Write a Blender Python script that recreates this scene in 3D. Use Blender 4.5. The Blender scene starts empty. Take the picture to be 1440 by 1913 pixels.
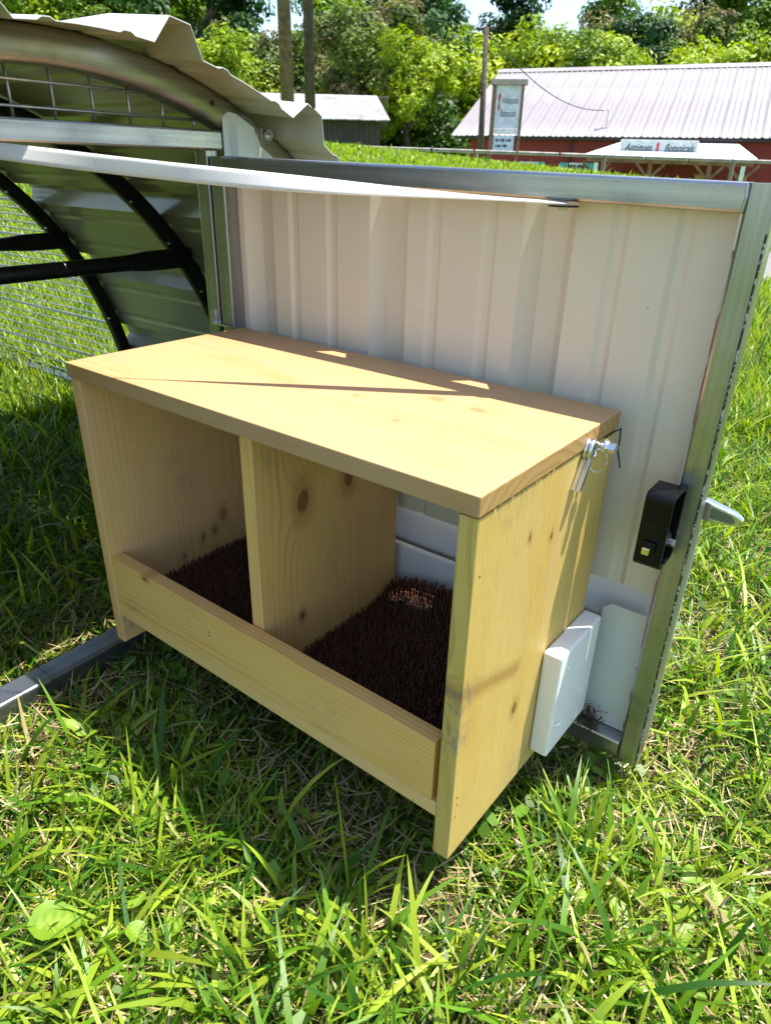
import bpy, bmesh, math, random
import numpy as np
from mathutils import Vector, Matrix

rng = np.random.default_rng(7)
random.seed(7)
scene = bpy.context.scene
COL = scene.collection

# ------------------------------------------------------------------ camera
CAM = Vector((0.8443, -0.4371, 0.6538))
cam_d = bpy.data.cameras.new('camera')
cam = bpy.data.objects.new('camera', cam_d)
COL.objects.link(cam)
cam.location = CAM
cam.rotation_euler = (1.108714, -0.023316, 0.667232)
cam_d.sensor_fit = 'VERTICAL'
cam_d.sensor_height = 36.0
cam_d.sensor_width = 27.0
cam_d.lens = 24.483
cam_d.clip_start = 0.02
cam_d.clip_end = 2000
cam_d.dof.use_dof = True
cam_d.dof.focus_distance = 0.92
cam_d.dof.aperture_fstop = 14.0
scene.camera = cam

# ------------------------------------------------------------------ sky, sun, exposure
SUN = Vector((0.235, 0.245, 1.0)).normalized()
world = bpy.data.worlds.new('World')
scene.world = world
world.use_nodes = True
wn = world.node_tree
sky = wn.nodes.new('ShaderNodeTexSky')
sky.sky_type = 'NISHITA'
sky.sun_disc = False
sky.sun_elevation = math.asin(SUN.z)
sky.sun_rotation = math.atan2(SUN.x, SUN.y)
sky.air_density = 1.0
sky.dust_density = 1.2
bgn = wn.nodes['Background']
wn.links.new(sky.outputs[0], bgn.inputs[0])
bgn.inputs[1].default_value = 0.15
sl = bpy.data.lights.new('sun', 'SUN')
sl.energy = 5.0
sl.angle = math.radians(0.5)
sl.color = (1.0, 0.955, 0.88)
sun = bpy.data.objects.new('sun', sl)
COL.objects.link(sun)
sun.rotation_euler = (-SUN).to_track_quat('-Z', 'Y').to_euler()
sun.location = (2, 2, 8)
scene.view_settings.view_transform = 'Standard'
scene.view_settings.look = 'None'
scene.view_settings.exposure = 1.12
scene.view_settings.gamma = 1.0
scene.cycles.max_bounces = 8
scene.cycles.diffuse_bounces = 4
scene.cycles.transmission_bounces = 6
scene.cycles.sample_clamp_indirect = 6.0

# ------------------------------------------------------------------ site frame (r to the right, d ahead of the camera spot)
YAW = 0.667232
FW = Vector((-math.sin(YAW), math.cos(YAW), 0))
RT = Vector((math.cos(YAW), math.sin(YAW), 0))
def site(r, d, z=0.0):
    p = Vector((CAM.x, CAM.y, 0)) + RT * r + FW * d
    return Vector((p.x, p.y, z))
def to_site(x, y):
    dx, dy = x - CAM.x, y - CAM.y
    return dx * RT.x + dy * RT.y, dx * FW.x + dy * FW.y
def sstep(a, b, x):
    t = np.clip((x - a) / (b - a), 0, 1)
    return t * t * (3 - 2 * t)
G0 = -0.075
def ground_z(x, y):
    x = np.asarray(x, float); y = np.asarray(y, float)
    r, d = to_site(x, y)
    crest = np.clip(0.90 - 0.075 * r, -0.4, 1.25)
    z = G0 + (crest - G0) * sstep(5.0, 18.0, d)
    right = sstep(0.5, 5.5, r)
    far = 0.95 * (1 - right) + (-1.0) * right
    z = z + (far - crest) * sstep(19.0, 36.0, d)
    z = z + 0.006 * np.sin(x * 9.1 + 1.3 * np.sin(y * 7.0)) * np.cos(y * 8.3) * (1 - sstep(3, 6, d))
    z = z + 4.0 * sstep(60, 140, d)
    return z

# ------------------------------------------------------------------ mesh helpers
class MB:
    def __init__(s):
        s.v = []; s.f = []
    def add(s, vs, fs):
        n = len(s.v)
        s.v += [tuple(v) for v in vs]
        s.f += [tuple(i + n for i in f) for f in fs]
        return s
    def box(s, x0, x1, y0, y1, z0, z1):
        return s.hexa([(x0, y0, z0), (x1, y0, z0), (x1, y1, z0), (x0, y1, z0),
                       (x0, y0, z1), (x1, y0, z1), (x1, y1, z1), (x0, y1, z1)])
    def hexa(s, c):
        return s.add(c, [(0, 3, 2, 1), (4, 5, 6, 7), (0, 1, 5, 4), (1, 2, 6, 5), (2, 3, 7, 6), (3, 0, 4, 7)])
    def sweep(s, path, sec, up=(0, 0, 1), closed=False, cap=True):
        """sec: list of (a,b) offsets along side and up vectors"""
        path = [Vector(p) for p in path]
        n = len(path); m = len(sec); vs = []
        for i, p in enumerate(path):
            t = (path[min(i + 1, n - 1)] - path[max(i - 1, 0)])
            t.normalize()
            u = Vector(up)
            if abs(t.dot(u)) > 0.98: u = Vector((0, 1, 0)) if abs(t.y) < 0.9 else Vector((1, 0, 0))
            a = t.cross(u).normalized(); b = a.cross(t).normalized()
            vs += [p + a * q[0] + b * q[1] for q in sec]
        fs = []
        for i in range(n - 1):
            for j in range(m):
                k = (j + 1) % m
                fs.append((i * m + j, i * m + k, (i + 1) * m + k, (i + 1) * m + j))
        if cap:
            fs.append(tuple(range(m - 1, -1, -1))); fs.append(tuple((n - 1) * m + j for j in range(m)))
        return s.add(vs, fs)
    def tube(s, path, r, n=8, cap=True, up=(0, 0, 1)):
        return s.sweep(path, [(r * math.cos(2 * math.pi * k / n), r * math.sin(2 * math.pi * k / n)) for k in range(n)], cap=cap, up=up)
    def cone(s, p0, p1, r0, r1, n=8):
        p0, p1 = Vector(p0), Vector(p1); t = (p1 - p0).normalized()
        u = Vector((0, 0, 1)) if abs(t.z) < .9 else Vector((1, 0, 0))
        a = t.cross(u).normalized(); b = a.cross(t)
        vs = []
        for p, r in ((p0, r0), (p1, r1)):
            vs += [p + (a * math.cos(2 * math.pi * k / n) + b * math.sin(2 * math.pi * k / n)) * r for k in range(n)]
        fs = [(k, (k + 1) % n, n + (k + 1) % n, n + k) for k in range(n)] + [tuple(range(n - 1, -1, -1)), tuple(range(n, 2 * n))]
        return s.add(vs, fs)
    def prism(s, pts, off):
        """pts planar polygon (3D), extruded by off"""
        n = len(pts); off = Vector(off)
        vs = [Vector(p) for p in pts] + [Vector(p) + off for p in pts]
        fs = [tuple(range(n - 1, -1, -1)), tuple(range(n, 2 * n))] + [(k, (k + 1) % n, n + (k + 1) % n, n + k) for k in range(n)]
        return s.add(vs, fs)
    def mesh(s, name, mat=None, org=(0, 0, 0), bevel=0, seg=2, smooth=False):
        me = bpy.data.meshes.new(name)
        o = Vector(org)
        me.from_pydata([tuple(Vector(v) - o) for v in s.v], [], s.f)
        bm = bmesh.new(); bm.from_mesh(me)
        bmesh.ops.recalc_face_normals(bm, faces=bm.faces)
        if bevel:
            ed = [e for e in bm.edges if len(e.link_faces) == 2 and e.calc_face_angle(0) > 0.6]
            bmesh.ops.bevel(bm, geom=ed, offset=bevel, segments=seg, affect='EDGES', profile=0.6, clamp_overlap=True)
        bm.to_mesh(me); bm.free()
        if mat: me.materials.append(mat)
        if smooth:
            for pl in me.polygons: pl.use_smooth = True
        return me
    def obj(s, name, mat, parent=None, bevel=0, seg=2, smooth=False, org=None):
        if org is None:
            org = world_loc(parent) if parent else (0, 0, 0)
        me = s.mesh(name, mat, org, bevel, seg, smooth)
        o = bpy.data.objects.new(name, me); COL.objects.link(o)
        if parent: o.parent = parent
        return o
WLOC = {}
def world_loc(o):
    return WLOC.get(o.name, Vector((0, 0, 0)))
def link(o, parent=None):
    COL.objects.link(o)
    if parent: o.parent = parent
    return o
def tag(o, label, cat, group=None, kind=None):
    o['label'] = label; o['category'] = cat
    if group: o['group'] = group
    if kind: o['kind'] = kind
    return o
def thing(name, label, cat, loc=(0, 0, 0), rotz=0, group=None):
    o = bpy.data.objects.new(name, None); COL.objects.link(o)
    o.location = loc; o.rotation_euler = (0, 0, rotz); o.empty_display_size = 0.05
    WLOC[o.name] = Vector(loc)
    return tag(o, label, cat, group)
def sub(mb, name, mat, part, **k):
    """mesh parented to a part mesh (part itself sits at its thing's origin)"""
    org = k.pop('org', None)
    if org is None: org = world_loc(part.parent) if part.parent else Vector((0, 0, 0))
    o = mb.obj(name, mat, None, org=org, **k)
    o.parent = part
    return o
def rrect(w, h, c):
    """rounded rectangle section w x h, corner c"""
    a, b = w / 2, h / 2
    return [(a, -b + c), (a, b - c), (a - c * .3, b - c * .3), (a - c, b), (-a + c, b), (-a + c * .3, b - c * .3), (-a, b - c), (-a, -b + c),
            (-a + c * .3, -b + c * .3), (-a + c, -b), (a - c, -b), (a - c * .3, -b + c * .3)]

# ------------------------------------------------------------------ materials
class NT:
    def __init__(s, name):
        s.m = bpy.data.materials.new(name); s.m.use_nodes = True
        s.t = s.m.node_tree; s.n = s.t.nodes; s.l = s.t.links
        s.b = s.n['Principled BSDF']
        s.out = s.n['Material Output']
    def node(s, typ, **k):
        nd = s.n.new(typ)
        for a, v in k.items(): setattr(nd, a, v)
        return nd
    def set(s, inp, v):
        if hasattr(v, 'is_linked') or hasattr(v, 'links'):
            s.l.new(v, inp)
        else:
            if isinstance(v, (tuple, list)) and len(v) == 3 and inp.type == 'RGBA': v = (*v, 1)
            inp.default_value = v
    def math(s, op, a, b=None, c=None, clamp=False):
        nd = s.node('ShaderNodeMath', operation=op); nd.use_clamp = clamp
        s.set(nd.inputs[0], a)
        if b is not None: s.set(nd.inputs[1], b)
        if c is not None: s.set(nd.inputs[2], c)
        return nd.outputs[0]
    def mix(s, f, a, b, blend='MIX'):
        nd = s.node('ShaderNodeMix', data_type='RGBA', blend_type=blend)
        s.set(nd.inputs[0], f); s.set(nd.inputs[6], a); s.set(nd.inputs[7], b)
        return nd.outputs[2]
    def ramp(s, f, stops):
        nd = s.node('ShaderNodeValToRGB')
        s.set(nd.inputs[0], f)
        e = nd.color_ramp.elements
        while len(e) < len(stops): e.new(0.5)
        for q, (p, c) in zip(e, stops):
            q.position = p; q.color = (*c, 1) if len(c) == 3 else c
        return nd.outputs[0]
    def mrange(s, v, a, b, c=0.0, d=1.0):
        nd = s.node('ShaderNodeMapRange', interpolation_type='SMOOTHSTEP')
        s.set(nd.inputs[0], v); s.set(nd.inputs[1], a); s.set(nd.inputs[2], b); s.set(nd.inputs[3], c); s.set(nd.inputs[4], d)
        return nd.outputs[0]
    def coord(s, scale=(1, 1, 1), loc=(0, 0, 0), kind='Object', rot=(0, 0, 0)):
        tc = s.node('ShaderNodeTexCoord')
        mp = s.node('ShaderNodeMapping')
        s.l.new(tc.outputs[kind], mp.inputs[0])
        mp.inputs['Scale'].default_value = scale; mp.inputs['Location'].default_value = loc; mp.inputs['Rotation'].default_value = rot
        return mp.outputs[0]
    def noise(s, vec, scale=5, detail=3, rough=0.55, dist=0):
        nd = s.node('ShaderNodeTexNoise')
        if vec is not None: s.l.new(vec, nd.inputs['Vector'])
        nd.inputs['Scale'].default_value = scale; nd.inputs['Detail'].default_value = detail
        nd.inputs['Roughness'].default_value = rough; nd.inputs['Distortion'].default_value = dist
        return nd.outputs[0]
    def bump(s, h, strength=0.2, dist=0.002):
        nd = s.node('ShaderNodeBump')
        nd.inputs['Strength'].default_value = strength; nd.inputs['Distance'].default_value = dist
        s.l.new(h, nd.inputs['Height'])
        s.l.new(nd.outputs[0], s.b.inputs['Normal'])
    def bs(s, **k):
        for a, v in k.items(): s.set(s.b.inputs[a.replace('_', ' ')], v)
        return s.m

def paint(name, c, rough=0.45, var=0.12, scale=6, spec=0.5, dirt=None, bump=0.0, coat=0.0):
    t = NT(name)
    v = t.coord()
    n = t.noise(v, scale, 4)
    c2 = tuple(x * (1 - var * 2) for x in c)
    col = t.mix(t.mrange(n, .35, .7), c, c2)
    if dirt:
        sp = t.noise(v, dirt[1], 2, .7)
        col = t.mix(t.mrange(sp, dirt[2], dirt[2] + .04), col, dirt[0])
    t.bs(Base_Color=col, Roughness=t.mrange(n, .2, .8, rough * .85, rough * 1.2), Specular_IOR_Level=spec, Coat_Weight=coat)
    if bump: t.bump(t.noise(v, scale * 30, 3), bump, .001)
    return t.m

def galv(name, axis, c=(.44, .455, .47), rough=0.25, stain=(.16, .15, .11)):
    t = NT(name)
    sc = [90, 90, 90]; sc['xyz'.index(axis)] = 2.5
    v = t.coord(tuple(sc)); v0 = t.coord()
    streak = t.noise(v, 1.0, 4, .6)
    blot = t.noise(v0, 9, 4, .6)
    spec = t.noise(v0, 320, 2, .6)
    col = t.mix(t.mrange(streak, .3, .75), c, tuple(x * .62 for x in c))
    col = t.mix(t.mrange(blot, .52, .75, 0, .55), col, stain)
    col = t.mix(t.mrange(spec, .66, .74, 0, .7), col, (.1, .09, .075))
    t.bs(Base_Color=col, Metallic=0.92, Roughness=t.math('ADD', t.mrange(blot, .3, .7, rough * .75, rough * 1.35), t.math('MULTIPLY', streak, .10)))
    t.bump(t.math('ADD', t.math('MULTIPLY', streak, .6), t.math('MULTIPLY', spec, .5)), .10, .0008)
    return t.m

def wood(name, axis, thick, org, knots=(), ring=(0.0, -0.09), space=0.0052, pale=(.70, .52, .255), dark=(.50, .30, .10), contrast=.55,
         seed=0.0, rough_saw=0.0, stains=(), rsp=0.55, knot_a=1.0, spikes=()):
    """solid pine; axis grain direction, thick thickness direction; coords in thing space minus org.
    knots: (g, a, radius) ; stains: (g, a, radius, strength)"""
    t = NT(name)
    tc = t.node('ShaderNodeTexCoord')
    mp = t.node('ShaderNodeVectorMath', operation='SUBTRACT')
    t.l.new(tc.outputs['Object'], mp.inputs[0]); mp.inputs[1].default_value = org
    sx = t.node('ShaderNodeSeparateXYZ'); t.l.new(mp.outputs[0], sx.inputs[0])
    ax = {'x': 0, 'y': 1, 'z': 2}
    ai = [k for k in 'xyz' if k not in (axis, thick)][0]
    g, a, b = sx.outputs[ax[axis]], sx.outputs[ax[ai]], sx.outputs[ax[thick]]
    def comb(kg, ka, kb):
        cb = t.node('ShaderNodeCombineXYZ')
        t.set(cb.inputs[0], t.math('MULTIPLY_ADD', g, kg, seed)); t.set(cb.inputs[1], t.math('MULTIPLY', a, ka)); t.set(cb.inputs[2], t.math('MULTIPLY', b, kb))
        return cb.outputs[0]
    wav = t.noise(comb(2.2, 7, 7), 1.0, 3, .5)
    push = t.math('MULTIPLY', t.math('SUBTRACT', wav, .5), .030)
    core = None; halo = None
    for kg, ka, kr in knots:
        dg = t.math('MULTIPLY', t.math('SUBTRACT', g, kg), .62)
        da = t.math('SUBTRACT', a, ka)
        dd = t.math('SQRT', t.math('ADD', t.math('MULTIPLY', dg, dg), t.math('MULTIPLY', da, da)))
        e = t.math('EXPONENT', t.math('MULTIPLY', t.math('POWER', t.math('DIVIDE', dd, kr * 2.3), 2.0), -1.0))
        push = t.math('ADD', push, t.math('MULTIPLY', e, kr * 1.9))
        cm = t.mrange(t.math('ADD', dd, t.math('MULTIPLY', t.math('SUBTRACT', t.noise(comb(60, 60, 60), 1, 2), .5), kr * .8)), kr * .6, kr * 1.05, 1, 0)
        hm = t.mrange(dd, kr * 1.0, kr * 2.6, .5 * knot_a, 0)
        core = cm if core is None else t.math('MAXIMUM', core, cm)
        halo = hm if halo is None else t.math('MAXIMUM', halo, hm)
    for g0, a0, g1, a1, sw in spikes:
        L2 = (g1 - g0) ** 2 + (a1 - a0) ** 2
        pg = t.math('SUBTRACT', g, g0); pa = t.math('SUBTRACT', a, a0)
        k_ = t.math('DIVIDE', t.math('ADD', t.math('MULTIPLY', pg, g1 - g0), t.math('MULTIPLY', pa, a1 - a0)), L2, clamp=True)
        qg = t.math('SUBTRACT', pg, t.math('MULTIPLY', k_, g1 - g0)); qa = t.math('SUBTRACT', pa, t.math('MULTIPLY', k_, a1 - a0))
        dd = t.math('SQRT', t.math('ADD', t.math('MULTIPLY', qg, qg), t.math('MULTIPLY', qa, qa)))
        dd = t.math('ADD', dd, t.math('MULTIPLY', t.math('SUBTRACT', t.noise(comb(90, 90, 90), 1, 2), .5), sw * .7))
        push = t.math('ADD', push, t.math('MULTIPLY', t.math('EXPONENT', t.math('MULTIPLY', t.math('POWER', t.math('DIVIDE', dd, sw * 2.2), 2.0), -1.0)), sw * 1.5))
        cm = t.mrange(dd, sw * .1, sw * 1.3, .30, 0); hm = t.mrange(dd, sw * .6, sw * 2.6, .45, 0)
        core = cm if core is None else t.math('MAXIMUM', core, cm); halo = hm if halo is None else t.math('MAXIMUM', halo, hm)
    ra = t.math('SUBTRACT', a, ring[0]); rb = t.math('SUBTRACT', b, ring[1])
    r = t.math('ADD', t.math('SQRT', t.math('ADD', t.math('MULTIPLY', ra, ra), t.math('MULTIPLY', rb, rb))), push)
    ph = t.math('FRACT', t.math('DIVIDE', r, space))
    ringm = t.ramp(ph, [(0, (0, 0, 0)), (.45, (.12,) * 3), (.82, (1, 1, 1)), (.92, (.9,) * 3), (1, (0, 0, 0))])
    fib = t.noise(comb(7, 420, 420), 1.0, 3, .6)
    fib2 = t.noise(comb(30, 1500, 1500), 1.0, 2, .6)
    blot = t.noise(comb(4, 11, 11), 1.0, 3, .6)
    amp = t.mrange(t.noise(comb(1.5, 14, 14), 1.0, 2), .36, .68, contrast * .12, contrast)
    f = t.math('ADD', t.math('MULTIPLY', ringm, amp), t.math('MULTIPLY', t.math('SUBTRACT', fib, .5), .5), clamp=True)
    col = t.mix(f, pale, dark)
    col = t.mix(t.mrange(blot, .48, .74, 0, .7), col, (pale[0] * .94, pale[1] * .80, pale[2] * .58))
    blot2 = t.noise(comb(2.5, 16, 16), 1.7, 2, .5)
    col = t.mix(t.mrange(blot2, .50, .72, 0, .6), col, (pale[0] * .95, pale[1] * .88, pale[2] * 1.15))
    if core is not None:
        col = t.mix(halo, col, (dark[0] * .85, dark[1] * .72, dark[2] * .6))
        kn = t.mix(t.noise(comb(160, 160, 160), 1, 2), (.17, .07, .022), (.30, .145, .05))
        col = t.mix(t.math('MULTIPLY', core, knot_a), col, kn)
    for sg, sa, sr, ss in stains:
        dg = t.math('SUBTRACT', g, sg); da = t.math('SUBTRACT', a, sa)
        dd = t.math('SQRT', t.math('ADD', t.math('MULTIPLY', dg, dg), t.math('MULTIPLY', da, da)))
        sm = t.math('MULTIPLY', t.mrange(dd, sr * .2, sr, ss, 0), t.mrange(t.noise(comb(55, 160, 160), 1, 3, .7), .42, .62))
        col = t.mix(sm, col, (.20, .19, .16))
    specks = t.noise(comb(90, 240, 240), 1.0, 1, .5)
    col = t.mix(t.mrange(specks, .785, .80, 0, .7), col, (.16, .09, .04))
    sn_ = t.node('ShaderNodeSeparateXYZ'); t.l.new(tc.outputs['Normal'], sn_.inputs[0])
    endm = t.mrange(t.math('ABSOLUTE', sn_.outputs[ax[axis]]), .75, .9)
    spk = t.noise(comb(700, 700, 700), 1.0, 3, .7)
    ecol = t.mix(t.math('ADD', t.math('MULTIPLY', ringm, .55), t.mrange(spk, .3, .7, 0, .45)), (pale[0] * 1.0, pale[1] * 1.0, pale[2] * .80), (dark[0] * .80, dark[1] * .78, dark[2] * .50))
    col = t.mix(endm, col, ecol)
    t.bs(Base_Color=col, Roughness=t.mrange(fib, .3, .7, rsp, rsp + .2), Specular_IOR_Level=.35)
    h = t.math('ADD', t.math('ADD', t.math('MULTIPLY', ringm, .18), t.math('MULTIPLY', t.math('MULTIPLY', spk, endm), 2.5)), t.math('ADD', t.math('MULTIPLY', fib, .6 + rough_saw), t.math('MULTIPLY', fib2, .3 + rough_saw)))
    t.bump(h, .35 + rough_saw * .5, .0007)
    return t.m

def leafy(name, attr='col', trans=.35, rough=.45, spec=.35):
    t = NT(name)
    at = t.node('ShaderNodeAttribute', attribute_name=attr)
    tr = t.node('ShaderNodeBsdfTranslucent')
    hs = t.node('ShaderNodeHueSaturation')
    t.l.new(at.outputs['Color'], hs.inputs['Color']); hs.inputs['Value'].default_value = 1.5; hs.inputs['Saturation'].default_value = 1.08
    hs.inputs['Hue'].default_value = .492
    t.l.new(hs.outputs[0], tr.inputs[0])
    mx = t.node('ShaderNodeMixShader'); mx.inputs[0].default_value = trans
    t.l.new(t.b.outputs[0], mx.inputs[1]); t.l.new(tr.outputs[0], mx.inputs[2]); t.l.new(mx.outputs[0], t.out.inputs[0])
    t.bs(Base_Color=at.outputs['Color'], Roughness=rough, Specular_IOR_Level=spec)
    return t.m

M = {}
M['galv_x'] = galv('galvanised_x', 'x'); M['galv_y'] = galv('galvanised_y', 'y'); M['galv_z'] = galv('galvanised_z', 'z')
M['galv_hoop'] = galv('galvanised_hoop', 'y', (.40, .38, .34), .34)
M['zinc'] = NT('zinc').bs(Base_Color=(.72, .73, .75), Metallic=1.0, Roughness=.28)
M['chrome'] = NT('chrome').bs(Base_Color=(.75, .77, .80), Metallic=1.0, Roughness=.14)
M['sheet'] = paint('cream_painted_steel', (.66, .595, .475), .30, .035, 3, .5, dirt=((.30, .22, .16), 130, .745))
M['roof_sheet'] = paint('roof_painted_steel', (.37, .36, .26), .20, .03, 3, .8)
M['roof_out'] = paint('roof_outer_paint', (.60, .61, .60), .3, .03, 3, .5)
M['infill'] = paint('infill_painted_steel', (.60, .62, .58), .3, .03, 3, .5)
M['trim'] = paint('white_flashing', (.66, .68, .70), .32, .03, 5, .5)
M['white'] = paint('white_board', (.80, .80, .78), .35, .03, 18, .5, dirt=((.45, .40, .3), 70, .75), bump=.05)
M['black'] = paint('black_coat', (.006, .006, .007), .24, .2, 20, .2, dirt=((.10, .09, .07), 160, .74))
M['black_bar'] = paint('black_tube', (.014, .014, .014), .38, .2, 12, .45)
M['rubber'] = paint('dark_cord', (.02, .014, .01), .8, .2, 40)

# ================================================================== SETTING: ground
def ground_mesh():
    ds = np.concatenate([np.linspace(-6, 4, 41), np.linspace(4.3, 40, 90), np.geomspace(42, 900, 26)])
    rs = np.concatenate([-np.geomspace(900, 16, 16), np.linspace(-15, 15, 61), np.geomspace(16, 900, 16)])
    D, Rr = np.meshgrid(ds, rs, indexing='ij')
    X = CAM.x + RT.x * Rr + FW.x * D; Y = CAM.y + RT.y * Rr + FW.y * D
    Z = ground_z(X, Y)
    n, m = D.shape
    V = np.stack([X, Y, Z], -1).reshape(-1, 3)
    F = [(i * m + j, i * m + j + 1, (i + 1) * m + j + 1, (i + 1) * m + j) for i in range(n - 1) for j in range(m - 1)]
    me = bpy.data.meshes.new('ground'); me.from_pydata(V.tolist(), [], F)
    for p in me.polygons: p.use_smooth = True
    return me
t = NT('lawn_soil')
v = t.coord()
n1 = t.noise(v, 26, 5, .65); n2 = t.noise(v, 240, 3, .6); n3 = t.noise(v, 1.6, 3)
soil = t.mix(t.mrange(n2, .3, .7), (.030, .018, .010), (.13, .09, .05))
c = t.mix(t.mrange(n1, .40, .58), soil, (.055, .105, .012))
gd = t.node('ShaderNodeNewGeometry')
sp = t.node('ShaderNodeVectorMath', operation='DISTANCE'); t.l.new(gd.outputs['Position'], sp.inputs[0]); sp.inputs[1].default_value = CAM
farm = t.mrange(sp.outputs['Value'], 2.5, 7.0)
c = t.mix(farm, c, t.mix(t.mrange(n3, .35, .65), (.115, .22, .016), (.15, .25, .022)))
t.bs(Base_Color=c, Roughness=.9, Specular_IOR_Level=.15); t.bump(n1, .6, .01)
M['soil'] = t.m
ground = bpy.data.objects.new('ground', ground_mesh()); COL.objects.link(ground); ground.data.materials.append(M['soil']); ground['kind'] = 'structure'

def strip(name, pts, w, mat, lift=.012, n=24):
    """a sheet laid on the terrain along a polyline of (r,d)"""
    V = []; F = []
    P = [Vector((q[0], q[1], 0)) for q in pts]
    L = []
    for a, b in zip(P[:-1], P[1:]):
        L += [a.lerp(b, k / n) for k in range(n)]
    L.append(P[-1])
    for i, p in enumerate(L):
        tt = (L[min(i + 1, len(L) - 1)] - L[max(i - 1, 0)]).normalized(); s_ = Vector((-tt.y, tt.x, 0))
        for k in range(7):
            q = p + s_ * w * (k / 6 - .5)
            wp = site(q.x, q.y); V.append((wp.x, wp.y, float(ground_z(wp.x, wp.y)) + lift))
    for i in range(len(L) - 1):
        for k in range(6): F.append((i * 7 + k, i * 7 + k + 1, (i + 1) * 7 + k + 1, (i + 1) * 7 + k))
    me = bpy.data.meshes.new(name); me.from_pydata(V, [], F); me.materials.append(mat)
    o = bpy.data.objects.new(name, me); COL.objects.link(o); o['kind'] = 'structure'
    return o
t = NT('gravel'); v = t.coord(); n1 = t.noise(v, 60, 4, .7); n2 = t.noise(v, 3, 3)
t.bs(Base_Color=t.mix(n2, t.mix(n1, (.10, .095, .09), (.34, .325, .31)), (.20, .19, .17)), Roughness=.9); t.bump(n1, .8, .02)
M['gravel'] = t.m
strip('gravel_driveway', [(2.4, 6.6), (5.0, 6.5), (9.0, 6.0), (16, 4.5)], 2.3, M['gravel'])
t = NT('asphalt'); v = t.coord(); n1 = t.noise(v, 90, 3, .7)
t.bs(Base_Color=t.mix(n1, (.05, .05, .052), (.11, .108, .105)), Roughness=.85)
strip('road', [(-30, 27.5), (0, 27.0), (14, 26.0), (40, 22)], 5.0, t.m, lift=.05, n=40)

# ================================================================== NEST BOX
W, H, D, T = 0.602, 0.424, 0.286, 0.019
PY = (.70, .52, .255)
box = thing('nest_box', 'two-bay pine wood nesting box with open front mounted on the cream door', 'nest box', (0, 0, 0))
w_lid = wood('pine_lid', 'x', 'z', (0, 0, H), knots=[(.358, .136, .004), (.432, .186, .0075), (.487, .183, .007), (.443, .098, .004)], knot_a=.45,  # lid colour set darker than the other pine to offset direct sun
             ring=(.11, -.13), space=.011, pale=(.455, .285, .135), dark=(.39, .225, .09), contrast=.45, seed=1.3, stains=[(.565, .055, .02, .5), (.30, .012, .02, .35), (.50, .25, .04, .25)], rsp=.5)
w_left = wood('pine_left_side', 'z', 'x', (0, 0, 0), knots=[(.14, .203, .008), (.118, .184, .006), (.113, .160, .005), (.077, .185, .006), (.095, .121, .004)],  # left side, divider and lip colours set paler to lift their shade
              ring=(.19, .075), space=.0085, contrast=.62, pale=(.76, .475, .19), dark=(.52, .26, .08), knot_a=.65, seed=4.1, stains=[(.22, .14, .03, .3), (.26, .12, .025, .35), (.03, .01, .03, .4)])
w_right = wood('pine_right_side', 'z', 'x', (W, 0, 0), knots=[(.127, .117, .0055), (.327, .150, .003), (.345, .10, .003)], spikes=[(.222, -.004, .187, .108, .0065)], ring=(.30, -.10), space=.0042,
               pale=(.64, .455, .135), dark=(.45, .28, .055), contrast=.8, seed=7.7, rough_saw=.9, stains=[(.215, .004, .03, .8), (.165, .003, .03, .6), (.02, .15, .06, .35), (.40, .06, .04, .3)], rsp=.42)
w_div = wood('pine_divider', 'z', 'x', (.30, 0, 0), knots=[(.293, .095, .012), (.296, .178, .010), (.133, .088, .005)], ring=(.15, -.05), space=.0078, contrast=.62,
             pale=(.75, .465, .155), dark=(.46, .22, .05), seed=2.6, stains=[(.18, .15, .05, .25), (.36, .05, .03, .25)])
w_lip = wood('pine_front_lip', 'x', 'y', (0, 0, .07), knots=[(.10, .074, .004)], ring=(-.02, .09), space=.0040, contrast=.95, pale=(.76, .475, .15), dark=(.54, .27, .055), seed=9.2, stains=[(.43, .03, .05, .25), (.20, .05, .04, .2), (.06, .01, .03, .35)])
w_floor = wood('pine_floor', 'x', 'z', (0, 0, .05), ring=(.1, -.1), space=.009, contrast=.25, pale=(.76, .50, .19), dark=(.6, .38, .12), seed=5.5)

def board(x0, x1, y0, y1, z0, z1): return MB().box(x0, x1, y0, y1, z0, z1)
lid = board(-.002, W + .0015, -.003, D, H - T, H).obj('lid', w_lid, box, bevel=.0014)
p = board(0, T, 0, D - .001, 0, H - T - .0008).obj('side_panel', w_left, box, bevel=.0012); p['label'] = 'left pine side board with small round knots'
p = board(W - T, W, 0, D - .001, 0, H - T - .0025).obj('side_panel', w_right, box, bevel=.0012); p['label'] = 'rough sawn sunlit right side board with a slanting knot'
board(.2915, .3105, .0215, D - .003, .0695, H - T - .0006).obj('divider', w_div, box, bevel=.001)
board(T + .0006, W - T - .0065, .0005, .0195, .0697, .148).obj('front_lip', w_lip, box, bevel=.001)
board(T + .0006, W - T - .0006, .0012, D - .006, .050, .069).obj('floor_board', w_floor, box, bevel=.0008)
# nail holes / staples in the boards
nh = M['rubber']
for (x, y, z) in ((.2305, .0003, .118), (.2300, .0003, .112)):
    MB().cone((x, y + .0004, z), (x, y - .0003, z), .0011, .0011, 6).obj('staple_hole', nh, box)
for (y, z) in ((.0085, .085), (.0095, .0735), (.0075, .058), (.010, .345)):
    MB().cone((W - .0004, y, z), (W + .0003, y, z), .0010, .0010, 6).obj('staple_hole', nh, box)
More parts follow.
